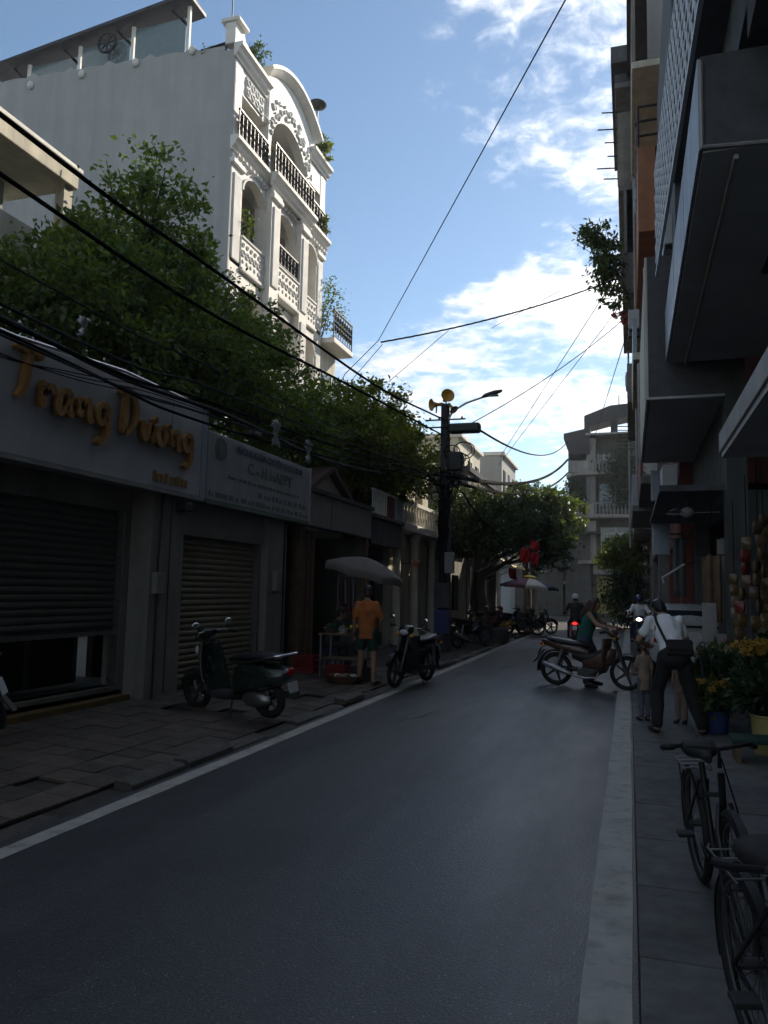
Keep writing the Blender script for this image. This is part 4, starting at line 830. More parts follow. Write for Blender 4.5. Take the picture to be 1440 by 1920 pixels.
p(MB().bb(.34, 1.5, 13.3, 19.8, 4.85, 7.3), 'projecting_floor', 'end_shade'); p(MB().bb(.36, 1.5, 13.32, 19.78, 4.835, 4.851), 'soffit', 'soffit'); p(MB().bb(.30, .34, 13.3, 19.8, 4.85, 7.3), 'street_panel', 'cream', bevel=.006)
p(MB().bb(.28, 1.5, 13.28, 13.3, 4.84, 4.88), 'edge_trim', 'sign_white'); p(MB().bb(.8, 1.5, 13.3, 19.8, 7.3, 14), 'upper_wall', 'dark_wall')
p(MB().bb(.5, 1.5, 13.6, 19.8, 3.35, 3.45), 'awning', 'dark_concrete')
p(MB().bb(.62, .9, 15.5, 16.5, 3.5, 4.1), 'air_conditioner', 'sign_grey', bevel=.02)
p(MB().cyl((.31, 13.5, 4.9), (.31, 13.5, 7.2), .03), 'downpipe', 'sign_white')
R3, p = rt('orange_shop_house', 'tall shop house with orange balcony and railing above the lattice screen', loc=(2, 22, 0))
p(wall_boxes(MB(), 'x', 1.2, 1.5, 20.05, 26, 0, 20, [(20.5, 25.5, 0, 3.0), (21, 22.4, 11.6, 13.4)]), 'wall', 'red_wall'); p(MB().bb(3.5, 7, 20.05, 26, 0, 20), 'rear_block', 'interior'); p(MB().bb(1.5, 3.5, 20.05, 20.2, 0, 20), 'side_wall', 'red_wall'); p(MB().bb(1.5, 3.5, 20.2, 26, 3.1, 3.2), 'ceiling', 'interior')
p(MB().bb(.32, 1.2, 20.1, 25.9, 10.9, 11.1), 'balcony_slab', 'orange_wall', bevel=.02); p(MB().bb(.32, .42, 20.1, 25.9, 11.1, 13.2), 'balcony_wall', 'orange_wall'); p(MB().bb(.42, .75, 20.1, 20.22, 11.1, 13.2), 'balcony_wall', 'orange_wall'); p(MB().bb(.75, 1.2, 20.1, 20.22, 11.1, 11.9), 'balcony_wall', 'orange_wall')
w = p(MB().bb(.75, 1.2, 20.16, 20.18, 11.9, 13.2), 'window', 'glass_dark'); MB().bb(.95, .99, 20.1, 20.16, 11.9, 13.2).build('frame', 'iron', w)
for z in (13.5, 13.9, 14.3): p(MB().tube([(1.2, 20.1, z), (.36, 20.1, z), (.34, 20.3, z), (.34, 25.9, z)], .03, 6), 'balcony_rail', 'iron')
for y in (20.1, 21.5, 23, 24.5, 25.9): p(MB().cyl((.34, y, 13.2), (.34, y, 14.3), .03), 'rail_post', 'iron')
p(MB().bb(.15, 1.2, 20.3, 25.9, 7.6, 7.8), 'balcony_slab', 'cream', bevel=.02); p(MB().bb(.15, .25, 20.3, 25.9, 7.8, 8.7), 'balcony_wall', 'bluegrey'); p(MB().bb(.3, 1.2, 20.3, 25.9, 4.4, 4.6), 'balcony_slab', 'concrete', bevel=.02); p(MB().bb(.3, .36, 20.3, 25.9, 4.6, 5.5), 'balcony_wall', 'red_wall')
p(MB().bb(.2, 1.2, 20.1, 26, 15.4, 15.6), 'balcony_slab', 'cream', bevel=.02); p(MB().bb(.2, .3, 20.1, 26, 15.6, 17.4), 'balcony_wall', 'stucco'); p(MB().bb(.6, 1.2, 20.1, 20.2, 15.6, 19), 'fin_wall', 'panel_grey'); p(MB().bb(.1, 1.3, 20.0, 26, 19.2, 19.5), 'eave', 'dark_concrete')
R4, p = rt('tall_shop_house', 'tallest house of the right row with rods jutting from its upper balcony', loc=(2, 29, 0))
p(wall_boxes(MB(), 'x', .9, 1.2, 26.05, 33, 0, 19.6, [(26.6, 32.4, 0, 3.0)]), 'wall', 'concrete'); p(MB().bb(3, 7, 26.05, 33, 0, 19.6), 'rear_block', 'interior'); p(MB().bb(1.2, 3, 26.05, 26.2, 0, 19.6), 'side_wall', 'concrete'); p(MB().bb(1.2, 3, 26.2, 33, 3.1, 3.2), 'ceiling', 'interior')
for (x, z, h, mm) in ((.12, 4.3, 1.0, 'bluegrey'), (.0, 7.9, 1.1, 'stucco'), (-.12, 11.6, 1.2, 'concrete'), (-.22, 15.2, 2.6, 'stucco'), (-.3, 18.9, .3, 'dark_concrete')):
    p(MB().bb(x, .9, 26.1, 32.9, z, z + .2), 'balcony_slab', 'concrete', bevel=.02); p(MB().bb(x, x + .1, 26.1, 32.9, z + .2, z + .2 + h), 'balcony_wall', mm); p(MB().bb(x + .1, .9, 26.1, 26.2, z + .2, z + .2 + h), 'balcony_end', mm)
p(MB().bb(-.05, .05, 26.1, 32.9, 12.9, 15.2), 'window_screen', 'stucco'); p(MB().bb(-.42, 1.2, 25.9, 33, 19.7, 20.3), 'roof_eave', 'dark_concrete')
for i, (z, l) in enumerate(((17.0, .5), (17.5, .75), (16.5, .4), (16.1, .8), (15.7, .55), (18.1, .6))):
    p(MB().tube([(.6, 26.3, z - .05), (-.2 - l * .9, 26.15, z + .02)], .022, 6), 'rod', 'iron')
for i in range(7): p(MB().tube([(.1, 27.5, 6.6 + i * .13), (-.35, 27.5, 6.62 + i * .13)], .018, 5), 'rack_bar', 'iron')
R5, p = rt('low_shop_house', 'lower dim house at the far end of the right row', loc=(2, 37, 0))  # roof height shaped to let sunlight pass over onto the cream house
p(wall_boxes(MB(), 'x', .9, 1.2, 33.1, 42, 0, 11.3, [(34, 37, 0, 2.8), (38, 41, 0, 2.8)]), 'wall', 'stucco'); p(MB().bb(3, 7, 33.1, 42, 0, 11.3), 'rear_block', 'interior'); p(MB().bb(.2, .9, 33.2, 41.8, 4.1, 4.3), 'balcony_slab', 'concrete'); p(MB().bb(.2, .3, 33.2, 41.8, 4.3, 5.2), 'balcony_wall', 'stucco'); p(MB().bb(.3, 7, 33.1, 42, 11.3, 11.5), 'roof', 'corrugated'); p(MB().bb(1.2, 3, 33.1, 42, 3, 3.1), 'ceiling', 'interior')
# hanging pale boxes and pieces on the right row
for i, (y, z, h, lab) in enumerate(((20.2, 3.95, .75, 'upper of two small pale box signs hung at the red shop house'), (19.9, 2.6, 1.0, 'lower of two pale box signs hung at the red shop house'))):
    t = thing('box_sign', lab, 'sign', (.75, y, z), 0, 'pale box signs hung on the right row')
    MB().bb(-.20, .20, -.06, .06, 0, h).build('panel', 'bluegrey', t, bevel=.01); MB().bb(-.21, -.17, -.07, .07, -.01, h + .01).build('frame', 'sign_white', t); MB().cyl((.2, 0, h * .5), (.5, 0, h * .5), .02).build('bracket', 'iron', t)
t = bush('balcony_tree', 'feathery tree leaning out from the right row high balcony', (-.15, 26.0, 11.8), (.1, .1, .1), 30, .1, 'leaf_b', 70)
for ch in list(t.children): bpy.data.objects.remove(ch)
leaves('foliage', [(-.6, 0, 1.6, .5, .6, .7), (-.45, 0, .5, .45, .5, .7), (-.15, 0, -.4, .25, .4, .5), (-.95, .1, 1.9, .3, .4, .3)], 2300, .17, 'leaf_b', t, 71, clump=.22, shell=.2, droop=.7)
s = MB(); limbs(s, (.2, 0, -.3), [(-.6, 0, 1.9), (-.45, 0, .8), (-.95, .1, 2.1), (-.2, 0, -.5)], .05, 4); s.build('stems', 'bark', t)
bush('balcony_plant', 'reddish plant clump under the feathery balcony tree', (-.12, 26.0, 10.5), (.2, .25, .3), 260, .13, 'petal_pink', 72)

for (pp, x, y, z) in ((R2, .66, 14.2, 7.9), (R3, .05, 22.0, 9.0), (R4, -.2, 28.5, 13.4), (R4, -.05, 30.5, 9.6)):
    o = MB().bb(x, x + .3, y, y + .8, z, z + .55).build('air_conditioner', 'sign_grey', pp, bevel=.02); o.matrix_parent_inverse = Matrix.Translation(pp.location).inverted()
    f = MB().ring((x - .005, y + .3, z + .28), .2, .012, 'x', 18, 5).build('fan_guard', 'iron', o)
    
    for q in (.1, .66): MB().bb(x + .02, x + .8, y + q, y + q + .04, z - .05, z - .002).build('bracket', 'iron', o)
for (pp, x, y, z0, z1) in ((R1, 1.16, 12.9, 6.3, 14.5), (R2, .28, 19.6, 4.9, 7.3), (R3, .28, 25.7, 4.6, 19.0), (R4, .06, 32.6, 3.5, 19.0)):
    o = MB().tube([(x, y, z0), (x, y, z1)], .04, 8).build('downpipe', 'board_grey', pp); o.matrix_parent_inverse = Matrix.Translation(pp.location).inverted()
rg = random.Random(9)
for i in range(5):
    t = thing('hanging_laundry', ('first', 'second', 'third', 'fourth', 'fifth')[i] + ' garment drying from the rail above the orange balcony', 'laundry', (.30, 21.0 + i * .9, 14.3), 0, 'laundry above the orange balcony')
    V_ = [(.02 * math.sin(a * 1.4), (a / 5 - .5) * .5, -b * .14) for a in range(6) for b in range(6)]
    MB().add(V_, [(a * 6 + b, a * 6 + b + 1, (a + 1) * 6 + b + 1, (a + 1) * 6 + b) for a in range(5) for b in range(5)]).build('cloth', rg.choice(['sign_grey', 'bluegrey', 'dark_wall', 'red_wall']), t, smooth='all').modifiers.new('s', 'SOLIDIFY').thickness = .006
    MB().bb(-.015, .015, -.2, .2, 0, .012).build('hanger', 'iron', t)
# ------------------------------------------------------------------ utility pole, horns, street lamp, boxes
PX, PY = -4.65, 20.0; PZ = pv(PX)
P_ = thing('utility_pole', 'dark concrete utility pole carrying the street lamp and cable bundles', 'pole', (PX, PY, PZ))
MB().tube([(0, 0, 0), (.0, 0, 3.4), (-.03, 0, 6.55)], [.19, .155, .115], 14).build('shaft', 'pole_concrete', P_, smooth=True)
for z in (4.35, 4.6, 5.9, 6.1): MB().tube([(-.55, -.14, z), (.55, -.14, z)], .022, 6).build('cross_arm', 'iron', P_)
for z in (1.2, 2.0, 2.9, 4.2, 5.6): MB().ring((0, 0, z), .17 - z * .008, .012, 'z', 16, 5).build('band', 'iron', P_)
for i in range(14): MB().ell((random.uniform(-.5, .5), -.14, random.choice((4.38, 4.63, 5.93, 6.13))), (.03, .03, .05), 8, 6).build('insulator', 'dark_concrete', P_)
MB().bb(-.2, .2, -.3, -.13, 1.1, 1.75).build('meter_box', 'dark_concrete', P_, bevel=.015)
MB().bb(.06, .3, -.28, -.1, 2.0, 2.55).build('meter_box', 'panel_grey', P_, bevel=.015); MB().bb(-.2, .18, -.28, -.1, .45, 1.05).build('meter_box', 'blue_plastic', P_, bevel=.015)
MB().bb(.12, .5, -.3, -.05, 4.7, 5.2).build('splice_box', 'iron', P_, bevel=.04); MB().bb(.1, .95, -.25, .05, 5.72, 5.98).build('splice_box', 'iron', P_, bevel=.06)
rr = random.Random(3)
cm = MB()
for i in range(12):
    c = Vector((rr.uniform(-.25, .55), -.2 + rr.uniform(-.1, .1), rr.uniform(4.0, 5.3))); r = rr.uniform(.13, .3)
    cm.tube([c + Vector((math.cos(t) * r, rr.uniform(-.03, .03), math.sin(t) * r * .8)) for t in np.linspace(0, 6.28, 14)[:-1]], .014, 5, closed=True)
for i in range(26):
    a = rr.uniform(-.6, .6); cm.tube([(a, -.15 + rr.uniform(-.08, .08), 4.45 + rr.uniform(-.2, .3)), (a * .5, -.2 + rr.uniform(-.1, .1), 4.2 + rr.uniform(-.5, .2)), (rr.uniform(-.16, .2), -.2, 3.6 + rr.uniform(-.6, .3)), (rr.uniform(-.12, .12), -.2, 2.0 + rr.uniform(-.8, .6))], .013, 4)
o = cm.build('cable_tangle', 'cable', P_, smooth=True); o['kind'] = 'stuff'
MB().tube([(.1, -.1, 4.5), (.5, -.1, 4.1), (.9, 0, 3.5), (1.5, .5, 2.9)], .02, 5).build('stay_cable', 'cable', P_)
Ls = thing('street_lamp', 'curved arm street lamp bolted to the utility pole', 'lamp', (PX + .05, PY - .05, 6.0))
MB().tube([(0, 0, 0), (.02, 0, .2), (.14, 0, .42), (.5, 0, .62), (1.0, .02, .78)], .028, 8).build('arm', 'steel', Ls, smooth=True)
MB().eloft([((.92, .02, .76), .05, .03), ((1.0, .02, .80), .09, .05), ((1.25, .02, .86), .11, .06), ((1.42, .02, .90), .08, .035), ((1.46, .02, .91), .03, .02)], 10).build('lamp_head', 'dark_concrete', Ls, smooth=True); MB().bb(1.02, 1.36, -.05, .09, .775, .80).build('lens', 'glass_blue', Ls)
def horn(label, c, d, s=1.0):
    t = thing('loudspeaker', label, 'loudspeaker', c, 0, 'yellow horn loudspeakers on the pole'); q = Vector(d).to_track_quat('Z', 'X').to_matrix().to_4x4()
    a = MB().lathe([(.03, -.26), (.06, -.25), (.07, -.12), (.05, -.1), (.07, 0), (.12, .12), (.2, .2), (.215, .21), (.19, .2), (.11, .11), (.05, .02), (0.001, .02)], n=20).build('horn', 'horn', t, smooth=True)
    b = MB().lathe([(.001, .05), (.05, .05), (.06, -.01), (0.001, -.01)], n=12).build('driver', 'horn_in', t, smooth=True)
    m_ = MB().lathe([(.10, .10), (.185, .194), (.18, .197), (.09, .11)], n=20).build('inner_flare', 'horn_in', t, smooth=True)
    for k in (a, b, m_): k.matrix_local = q @ Matrix.Scale(s, 4)
    MB().tube([(0, 0, 0), (-.02, .05, -.22)], .02, 6).build('bracket', 'iron', t); return t
horn('upper yellow horn loudspeaker facing the street from the pole top', (PX + .02, PY - .12, 6.78), (.45, -.9, .12), .85); horn('lower yellow horn loudspeaker turned left on the pole top', (PX - .26, PY - .05, 6.62), (-.75, -.6, -.15), .78)
horn('small dark mouthed horn loudspeaker under the yellow pair', (PX + .16, PY - .1, 6.52), (.6, -.3, -.7), .6)
# ------------------------------------------------------------------ overhead cables
def sag(pts, n=14):
    out = []
    for i in range(len(pts) - 1):
        a, b = Vector(pts[i]), Vector(pts[i + 1]); L = (b - a).length
        for k in range(n):
            t = k / n; out.append(a.lerp(b, t) - Vector((0, 0, 1)) * (L * .022 * 4 * t * (1 - t)))
    out.append(Vector(pts[-1])); return out
def spline(pts, n=8):
    pts = [Vector(p) for p in pts]; out = []
    for i in range(len(pts) - 1):
        p0, p1, p2, p3 = pts[max(0, i - 1)], pts[i], pts[i + 1], pts[min(len(pts) - 1, i + 2)]
        for k in range(n):
            u = k / n; out.append(.5 * (2 * p1 + (p2 - p0) * u + (2 * p0 - 5 * p1 + 4 * p2 - p3) * u * u + (3 * p1 - p0 - 3 * p2 + p3) * u ** 3))
    out.append(pts[-1]); return out
def cable(label, pts, r, m='cable', twist=False, name='overhead_cable'):
    mb = MB()
    if twist:
        q = pts; d = []; tot = 0
        fine = []
        for a, b in zip(q[:-1], q[1:]):
            k = max(2, int((b - a).length / .06)); fine += [a.lerp(b, i / k) for i in range(k)]
        for ph in (0, 2.1, 4.2):
            mb.tube([p + Vector((math.cos(i * .45 + ph), 0, math.sin(i * .45 + ph))) * r * .9 for i, p in enumerate(fine)], r * .8, 4)
    else: mb.tube(pts, r, 6)
    return tag(mb.build(name, m, smooth=True), label, 'cable', 'overhead cables')
T0 = (PX, PY - .14)
cable('thick upper black cable sweeping over the tree from the pole to the top left', spline([(-4.7, -13, 6.4), (-4.7, -4, 5.55), (-4.7, 4.56, 5.29), (-4.7, 7.86, 5.38), (-4.7, 13.93, 5.59), (-4.7, 18.34, 6.02), (-4.7, 19.86, 6.2)]), .021)
cable('thick lower black cable crossing the leafy tree from the pole to the left edge', spline([(-4.7, -13, 5.9), (-4.7, -4, 5.0), (-4.7, 4.6, 4.82), (-4.7, 7.9, 4.84), (-4.7, 12.2, 5.18), (-4.7, 18.1, 5.62), (-4.7, 19.86, 5.75)]), .020)
for i, (z0, z1, z2, x, r_, lab) in enumerate(((3.82, 3.98, 4.52, -4.75, .014, 'thin cable just above the clinic sign, uppermost of the low bundle'), (3.74, 3.84, 4.47, -4.85, .018, 'thin cable second down in the low bundle above the shop signs'),
        (3.60, 3.66, 4.40, -4.8, .013, 'thin cable third down in the low bundle above the shop signs'), (3.70, 3.60, 4.36, -4.95, .016, 'lowest cable of the low bundle running over the gold lettered sign'), (4.2, 4.25, 4.6, -4.8, .010, 'faint wire through the leaves between thick cables and low bundle'))):
    cable(lab, spline([(x, -10, z0 + .5), (x, 4.7, z0), (x, 8.0, z1), (x, 13.5, (z1 + z2) / 2), (x, 17.5, z2), (PX - .2 + i * .08, 19.86, z2 + .02)]), r_, 'cable' if i % 2 else 'cable_grey')
cable('grey conduit lying along the top of the gold lettered sign', spline([(-5.62, -3, 4.3), (-5.62, 3, 4.12), (-5.62, 5.8, 4.09), (-5.62, 7.6, 4.02), (-5.55, 10, 4.1), (-5.5, 13.5, 4.05), (-5.4, 17, 4.3)]), .03, 'cable_grey')
for k in range(3): cable(('first', 'second', 'third')[k] + ' loose thin wire drooping across the gold lettered sign', spline([(-5.5, 2.5, 3.98 - k * .05), (-5.55, 5.2, 3.75 - k * .03), (-5.62, 6.6, 3.78 + k * .03), (-5.6, 8.0, 3.92 + k * .05), (-5.6, 10.2, 4.07)]), .006)
N1 = (-6.62, 20, 8.56)
cable('long wire slanting from the top of the sky down to the white knot', [Vector(N1), Vector((-.67, 9, 8.84)), Vector((1.22, 5.5, 8.93))], .011)
cable('wire pair end running from the knot down into the tree', [Vector(N1), Vector((-7.75, 20.4, 7.78)), Vector((-8.1, 20.6, 7.3))], .011)
cable('second wire from the knot down into the tree', [Vector((-6.5, 20, 8.44)), Vector((-7.5, 20.5, 7.7)), Vector((-7.9, 20.7, 7.25))], .009)
cable('twisted cable crossing the sky from the knot to the feathery balcony tree', sag([Vector((-6.55, 20, 8.5)), Vector((-.15, 26.15, 12.2))], 24), .016, twist=True)
cable('thin wire splitting from the twisted cable toward the balcony tree', [Vector((-3.9, 22.6, 9.55)), Vector((-.15, 26.15, 12.9))], .008)
cable('thin wire rising from the tree top to the twisted cable', [Vector((-6.3, 20, 7.35)), Vector((-4.9, 21.2, 9.1))], .009)
cable('wire from the pole bracket rising to the right row above the bright cloud', sag([Vector((PX + .6, PY - .1, 6.0)), Vector((-.1, 26.1, 10.7))], 14), .013)
cable('faint wire from the tall house rising steeply to the right row', [Vector((-7.5, 47, 9.9)), Vector((-.2, 26.1, 12.4))], .016)
cable('second faint wire from the tall house to the right row', [Vector((-7.6, 47, 9.4)), Vector((-.1, 26.1, 11.3))], .014)
cable('faint wire dropping beside the right row toward the corner building', [Vector((-2.6, 59, 12.5)), Vector((0, 26.1, 10.2))], .016)
cable('thick cable sagging from the pole bracket to the corner building roof', sag([Vector((PX + .9, PY - .1, 5.88)), Vector((-4.3, 58.8, 13.0))], 26), .03)
cable('twisted bundle from the pole to the corner building balcony, upper one', sag([Vector((PX + .1, PY - .1, 4.7)), Vector((-4.3, 58.7, 11.6))], 30), .045, twist=True)
cable('twisted bundle from the pole to the corner building balcony, lower one', sag([Vector((PX + .1, PY - .1, 4.55)), Vector((-4.3, 58.7, 10.6))], 30), .036, twist=True)
# rags and bags caught in the cables
for (c, lab, s) in (((-4.8, 9.9, 4.0), 'torn pale plastic sheet caught in the cables above the clinic sign', .17), ((-4.85, 11.2, 3.95), 'pale plastic bag dangling from the cables over the clinic sign', .16), ((-4.9, 5.9, 4.12), 'small white scrap on the conduit above the gold lettered sign', .08)):
    m = MB(); n = 9; rg = random.Random(int(c[1] * 10)); V_ = []
    for i in range(n):
        for j in range(7): V_.append((rg.uniform(-.03, .03) + (i % 2) * .02, (j / 6 - .5) * s * (1.0 + .6 * math.sin(i)), -i / (n - 1) * s * 2.2 + rg.uniform(-.02, .02)))
    m.add(V_, [(i * 7 + j, i * 7 + j + 1, (i + 1) * 7 + j + 1, (i + 1) * 7 + j) for i in range(n - 1) for j in range(6)])
    o = m.build('plastic_scrap', 'sign_white', smooth='all'); o.location = c; sd = o.modifiers.new('s', 'SOLIDIFY'); sd.thickness = .004; tag(o, lab, 'plastic scrap')
# ------------------------------------------------------------------ vehicles
def wheel(par, name, c, Rr, wd, spokes=True, disc=False, tyre='rubber'):
    w = MB().ring(c, Rr - .055, .018, 'y', 30, 6, 1.2).build(name, 'steel', par, smooth='all')
    MB().ring(c, Rr - wd * .5, wd * .5, 'y', 32, 8).build('tyre', tyre, w, smooth='all')
    s = MB(); c = Vector(c); s.cyl(c - Vector((0, .05, 0)), c + Vector((0, .05, 0)), .045, n=12)
    if spokes == 'cast':
        for k in range(5):
            a = k * 1.2566; s.tube([c, c + Vector((math.cos(a) * (Rr - .06), 0, math.sin(a) * (Rr - .06)))], [.035, .016], 6)
    else:
        for k in range(18):
            a = k * math.pi / 9; b = a + (.35 if k % 2 else -.35)
            s.tube([c + Vector((math.cos(b) * .04, .03 if k % 2 else -.03, math.sin(b) * .04)), c + Vector((math.cos(a) * (Rr - .06), 0, math.sin(a) * (Rr - .06)))], .0035, 4, cap=False)
    s.build('hub_spokes', 'dark_metal', w)
    return w
def arcband(c, r, a0, a1, half, th=.012, n=12, crown=.02):
    m = MB(); secs = []
    for i in range(n + 1):
        a = R(a0 + (a1 - a0) * i / n); d = Vector((math.cos(a), 0, math.sin(a))); c_ = Vector(c)
        q = [c_ + d * (r - .02) + Vector((0, -half, 0)), c_ + d * (r + crown) + Vector((0, -half * .6, 0)), c_ + d * (r + crown) + Vector((0, half * .6, 0)), c_ + d * (r - .02) + Vector((0, half, 0)),
             c_ + d * (r - .02) + Vector((0, half - th, 0)), c_ + d * (r + crown - th) + Vector((0, 0, 0)), c_ + d * (r - .02) + Vector((0, -half + th, 0))]
        secs.append(q)
    return m.loft(secs)
mat('dark_metal', (0.10, 0.10, 0.105), 0.4, var=.1, metal=.6); mat('tail_red', (0.35, 0.006, 0.008), 0.2, var=0); emat('tail_lit', (1.0, 0.02, 0.02), 1.6); emat('headlamp_lit', (1.0, 0.97, 0.9), 2.5)
mat('lens', (0.55, 0.56, 0.58), 0.1, var=0, spec=.8); mat('plate', (0.55, 0.56, 0.56), 0.5, var=.1); mat('mirror', (0.8, 0.82, 0.85), 0.03, var=0, metal=1.0)
mat('paint_blue', (0.02, 0.03, 0.10), 0.25, var=0, coat=.6); mat('paint_red', (0.20, 0.015, 0.02), 0.25, var=0, coat=.6); mat('paint_green', (0.016, 0.026, 0.022), 0.3, var=0, coat=.6); mat('paint_brown', (0.09, 0.045, 0.03), 0.3, var=0, coat=.5); mat('paint_silver', (0.33, 0.34, 0.36), 0.3, var=0, metal=.6)
def motorbike(label, loc, rz, paint='paint_blue', tail='tail_red', head='lens', lean=-0.09, stand=True, group='motorbikes on the street', steer=0.0, front='black_gloss'):
    t = thing('motorbike', label, 'motorbike', loc, rz, group, lean); B = lambda m, n, mt, **k: m.build(n, mt, t, **k)
    wheel(t, 'front_wheel', (.62, 0, .29), .29, .075, 'cast'); wheel(t, 'rear_wheel', (-.60, 0, .29), .29, .085, 'cast')
    for s in (-.075, .075): B(MB().tube([(.62, s, .29), (.50, s, .62), (.42, s, .86)], [.02, .024, .026], 8), 'fork', 'dark_metal', smooth=True)
    B(arcband((.62, 0, .29), .315, 15, 160, .06), 'front_fender', front, smooth=True)
    V_ = []; nu, nv = 9, 7
    for i in range(nv):
        u = i / (nv - 1); z = .30 + .56 * u; w = .17 + .05 * math.sin(u * 2.6)
        for j in range(nu):
            q = j / (nu - 1) * 2 - 1; V_.append((.30 + .10 * u - .12 * abs(q) ** 1.6 + .02 * math.sin(u * 5), q * w, z))
    ls = B(MB().add(V_, [(i * nu + j, i * nu + j + 1, (i + 1) * nu + j + 1, (i + 1) * nu + j) for i in range(nv - 1) for j in range(nu - 1)]), 'leg_shield', paint, smooth='all'); sd = ls.modifiers.new('s', 'SOLIDIFY'); sd.thickness = .012
    B(MB().eloft([((.36, 0, .80), .06, .07), ((.2, 0, .60), .07, .08), ((.02, 0, .50), .075, .09), ((-.15, 0, .52), .085, .10), ((-.3, 0, .58), .09, .10)], 12), 'frame_cover', 'black', smooth=True)
    B(MB().ell((.02, 0, .30), (.19, .11, .12), 14, 8).cyl((.1, 0, .30), (.26, 0, .34), .075, .07, 12).bb(-.2, .08, -.12, .12, .2, .33), 'engine', 'dark_metal', smooth=True)
    B(MB().eloft([((.44, 0, .62), .05, .06), ((.36, 0, .56), .12, .15), ((.2, 0, .46), .14, .17), ((.02, 0, .40), .13, .12), ((-.12, 0, .42), .08, .06)], 12), 'side_fairing', paint, smooth=True)
    B(MB().eloft([((-.02, 0, .60), .06, .07), ((-.2, 0, .64), .12, .09), ((-.5, 0, .68), .115, .085), ((-.75, 0, .74), .075, .06), ((-.86, 0, .78), .03, .025)], 12), 'tail_cover', paint, smooth=True)
    B(MB().eloft([((.03, 0, .70), .05, .02), ((-.03, 0, .735), .095, .04), ((-.25, 0, .75), .125, .045), ((-.45, 0, .775), .125, .045), ((-.68, 0, .81), .10, .04), ((-.76, 0, .82), .05, .02)], 14), 'seat', 'vinyl', smooth=True)
    B(MB().tube([(-.45, -.13, .76), (-.72, -.13, .82), (-.86, -.08, .84), (-.86, .08, .84), (-.72, .13, .82), (-.45, .13, .76)], .014, 7), 'grab_rail', 'black', smooth=True)
    B(MB().ell((-.84, 0, .715), (.045, .075, .04), 12, 8), 'tail_light', tail, smooth=True)
    for s in (-1, 1):
        B(MB().ell((-.80, s * .12, .69), (.035, .03, .025), 8, 6), 'rear_indicator', 'horn_in', smooth=True); B(MB().ell((.44, s * .13, .86), (.03, .045, .03), 8, 6), 'front_indicator', 'horn_in', smooth=True)
        B(MB().tube([(-.58, s * .13, .30), (-.46, s * .13, .64)], [.03, .024], 8), 'shock_absorber', 'steel', smooth=True)
        B(MB().tube([(-.05, s * .09, .32), (-.60, s * .11, .29)], .02, 6), 'swing_arm', 'black', smooth=True)
        m = B(MB().tube([(.36, s * .24, 1.0), (.34, s * .28, 1.07), (.34, s * .30, 1.10)], .007, 5), 'mirror_stem', 'black'); MB().ell((.335, s * .31, 1.13), (.02, .055, .036), 12, 8).build('mirror', 'mirror', m, smooth=True)
        B(MB().cyl((.31, s * .25, .985), (.26, s * .37, .97), .019, n=10), 'grip', 'rubber', smooth=True); B(MB().tube([(.34, s * .2, .98), (.36, s * .28, .97), (.31, s * .37, .955)], .006, 5), 'brake_lever', 'chrome')
    B(arcband((-.60, 0, .29), .33, 50, 190, .065, crown=.012), 'rear_fender', 'black', smooth=True)
    B(MB().add([(-.82, -.05, .62), (-.82, .05, .62), (-1.02, .045, .38), (-1.02, -.045, .38), (-.80, -.05, .62), (-.80, .05, .62), (-1.0, .045, .38), (-1.0, -.045, .38)], [(0, 1, 2, 3), (7, 6, 5, 4), (0, 4, 5, 1), (3, 2, 6, 7), (1, 5, 6, 2), (0, 3, 7, 4)]), 'mudguard', 'black')
    B(MB().prism([(-.935, .52), (-.93, .52), (-.875, .65), (-.88, .65)], 'y', -.07, .07), 'number_plate', 'plate')
    B(MB().tube([(.16, -.09, .26), (.12, -.11, .18), (-.1, -.13, .17), (-.28, -.14, .22)], .02, 8), 'exhaust_pipe', 'steel', smooth=True)
    B(MB().tube([(-.28, -.15, .22), (-.36, -.155, .25), (-.75, -.165, .38), (-.80, -.165, .395)], [.025, .048, .052, .03], 12), 'muffler', 'paint_silver', smooth=True)
    B(MB().tube([(.36, 0, .9), (.36, -.12, .97), (.33, -.22, .99), (.27, -.36, .97)], .011, 7).tube([(.36, 0, .9), (.36, .12, .97), (.33, .22, .99), (.27, .36, .97)], .011, 7), 'handlebar', 'steel', smooth=True)
    B(MB().eloft([((.28, 0, .98), .06, .03), ((.36, 0, .96), .13, .07), ((.44, 0, .93), .12, .085), ((.49, 0, .90), .07, .06)], 12), 'headlight_cowl', paint, smooth=True)
    B(MB().ell((.475, 0, .905), (.035, .085, .055), 12, 8), 'headlight', head, smooth=True)
    for s in (-1, 1): B(MB().cyl((.06, s * .1, .24), (.06, s * .27, .245), .013, n=8), 'footpeg', 'rubber'); B(MB().cyl((-.35, s * .12, .32), (-.37, s * .25, .33), .012, n=8), 'footpeg', 'rubber')
    B(MB().bb(-.6, .0, .115, .135, .245, .335), 'chain_case', 'black', bevel=.02)
    if stand: B(MB().tube([(-.05, .1, .2), (-.1, .2, .02)], .012, 6), 'side_stand', 'iron')
    return t
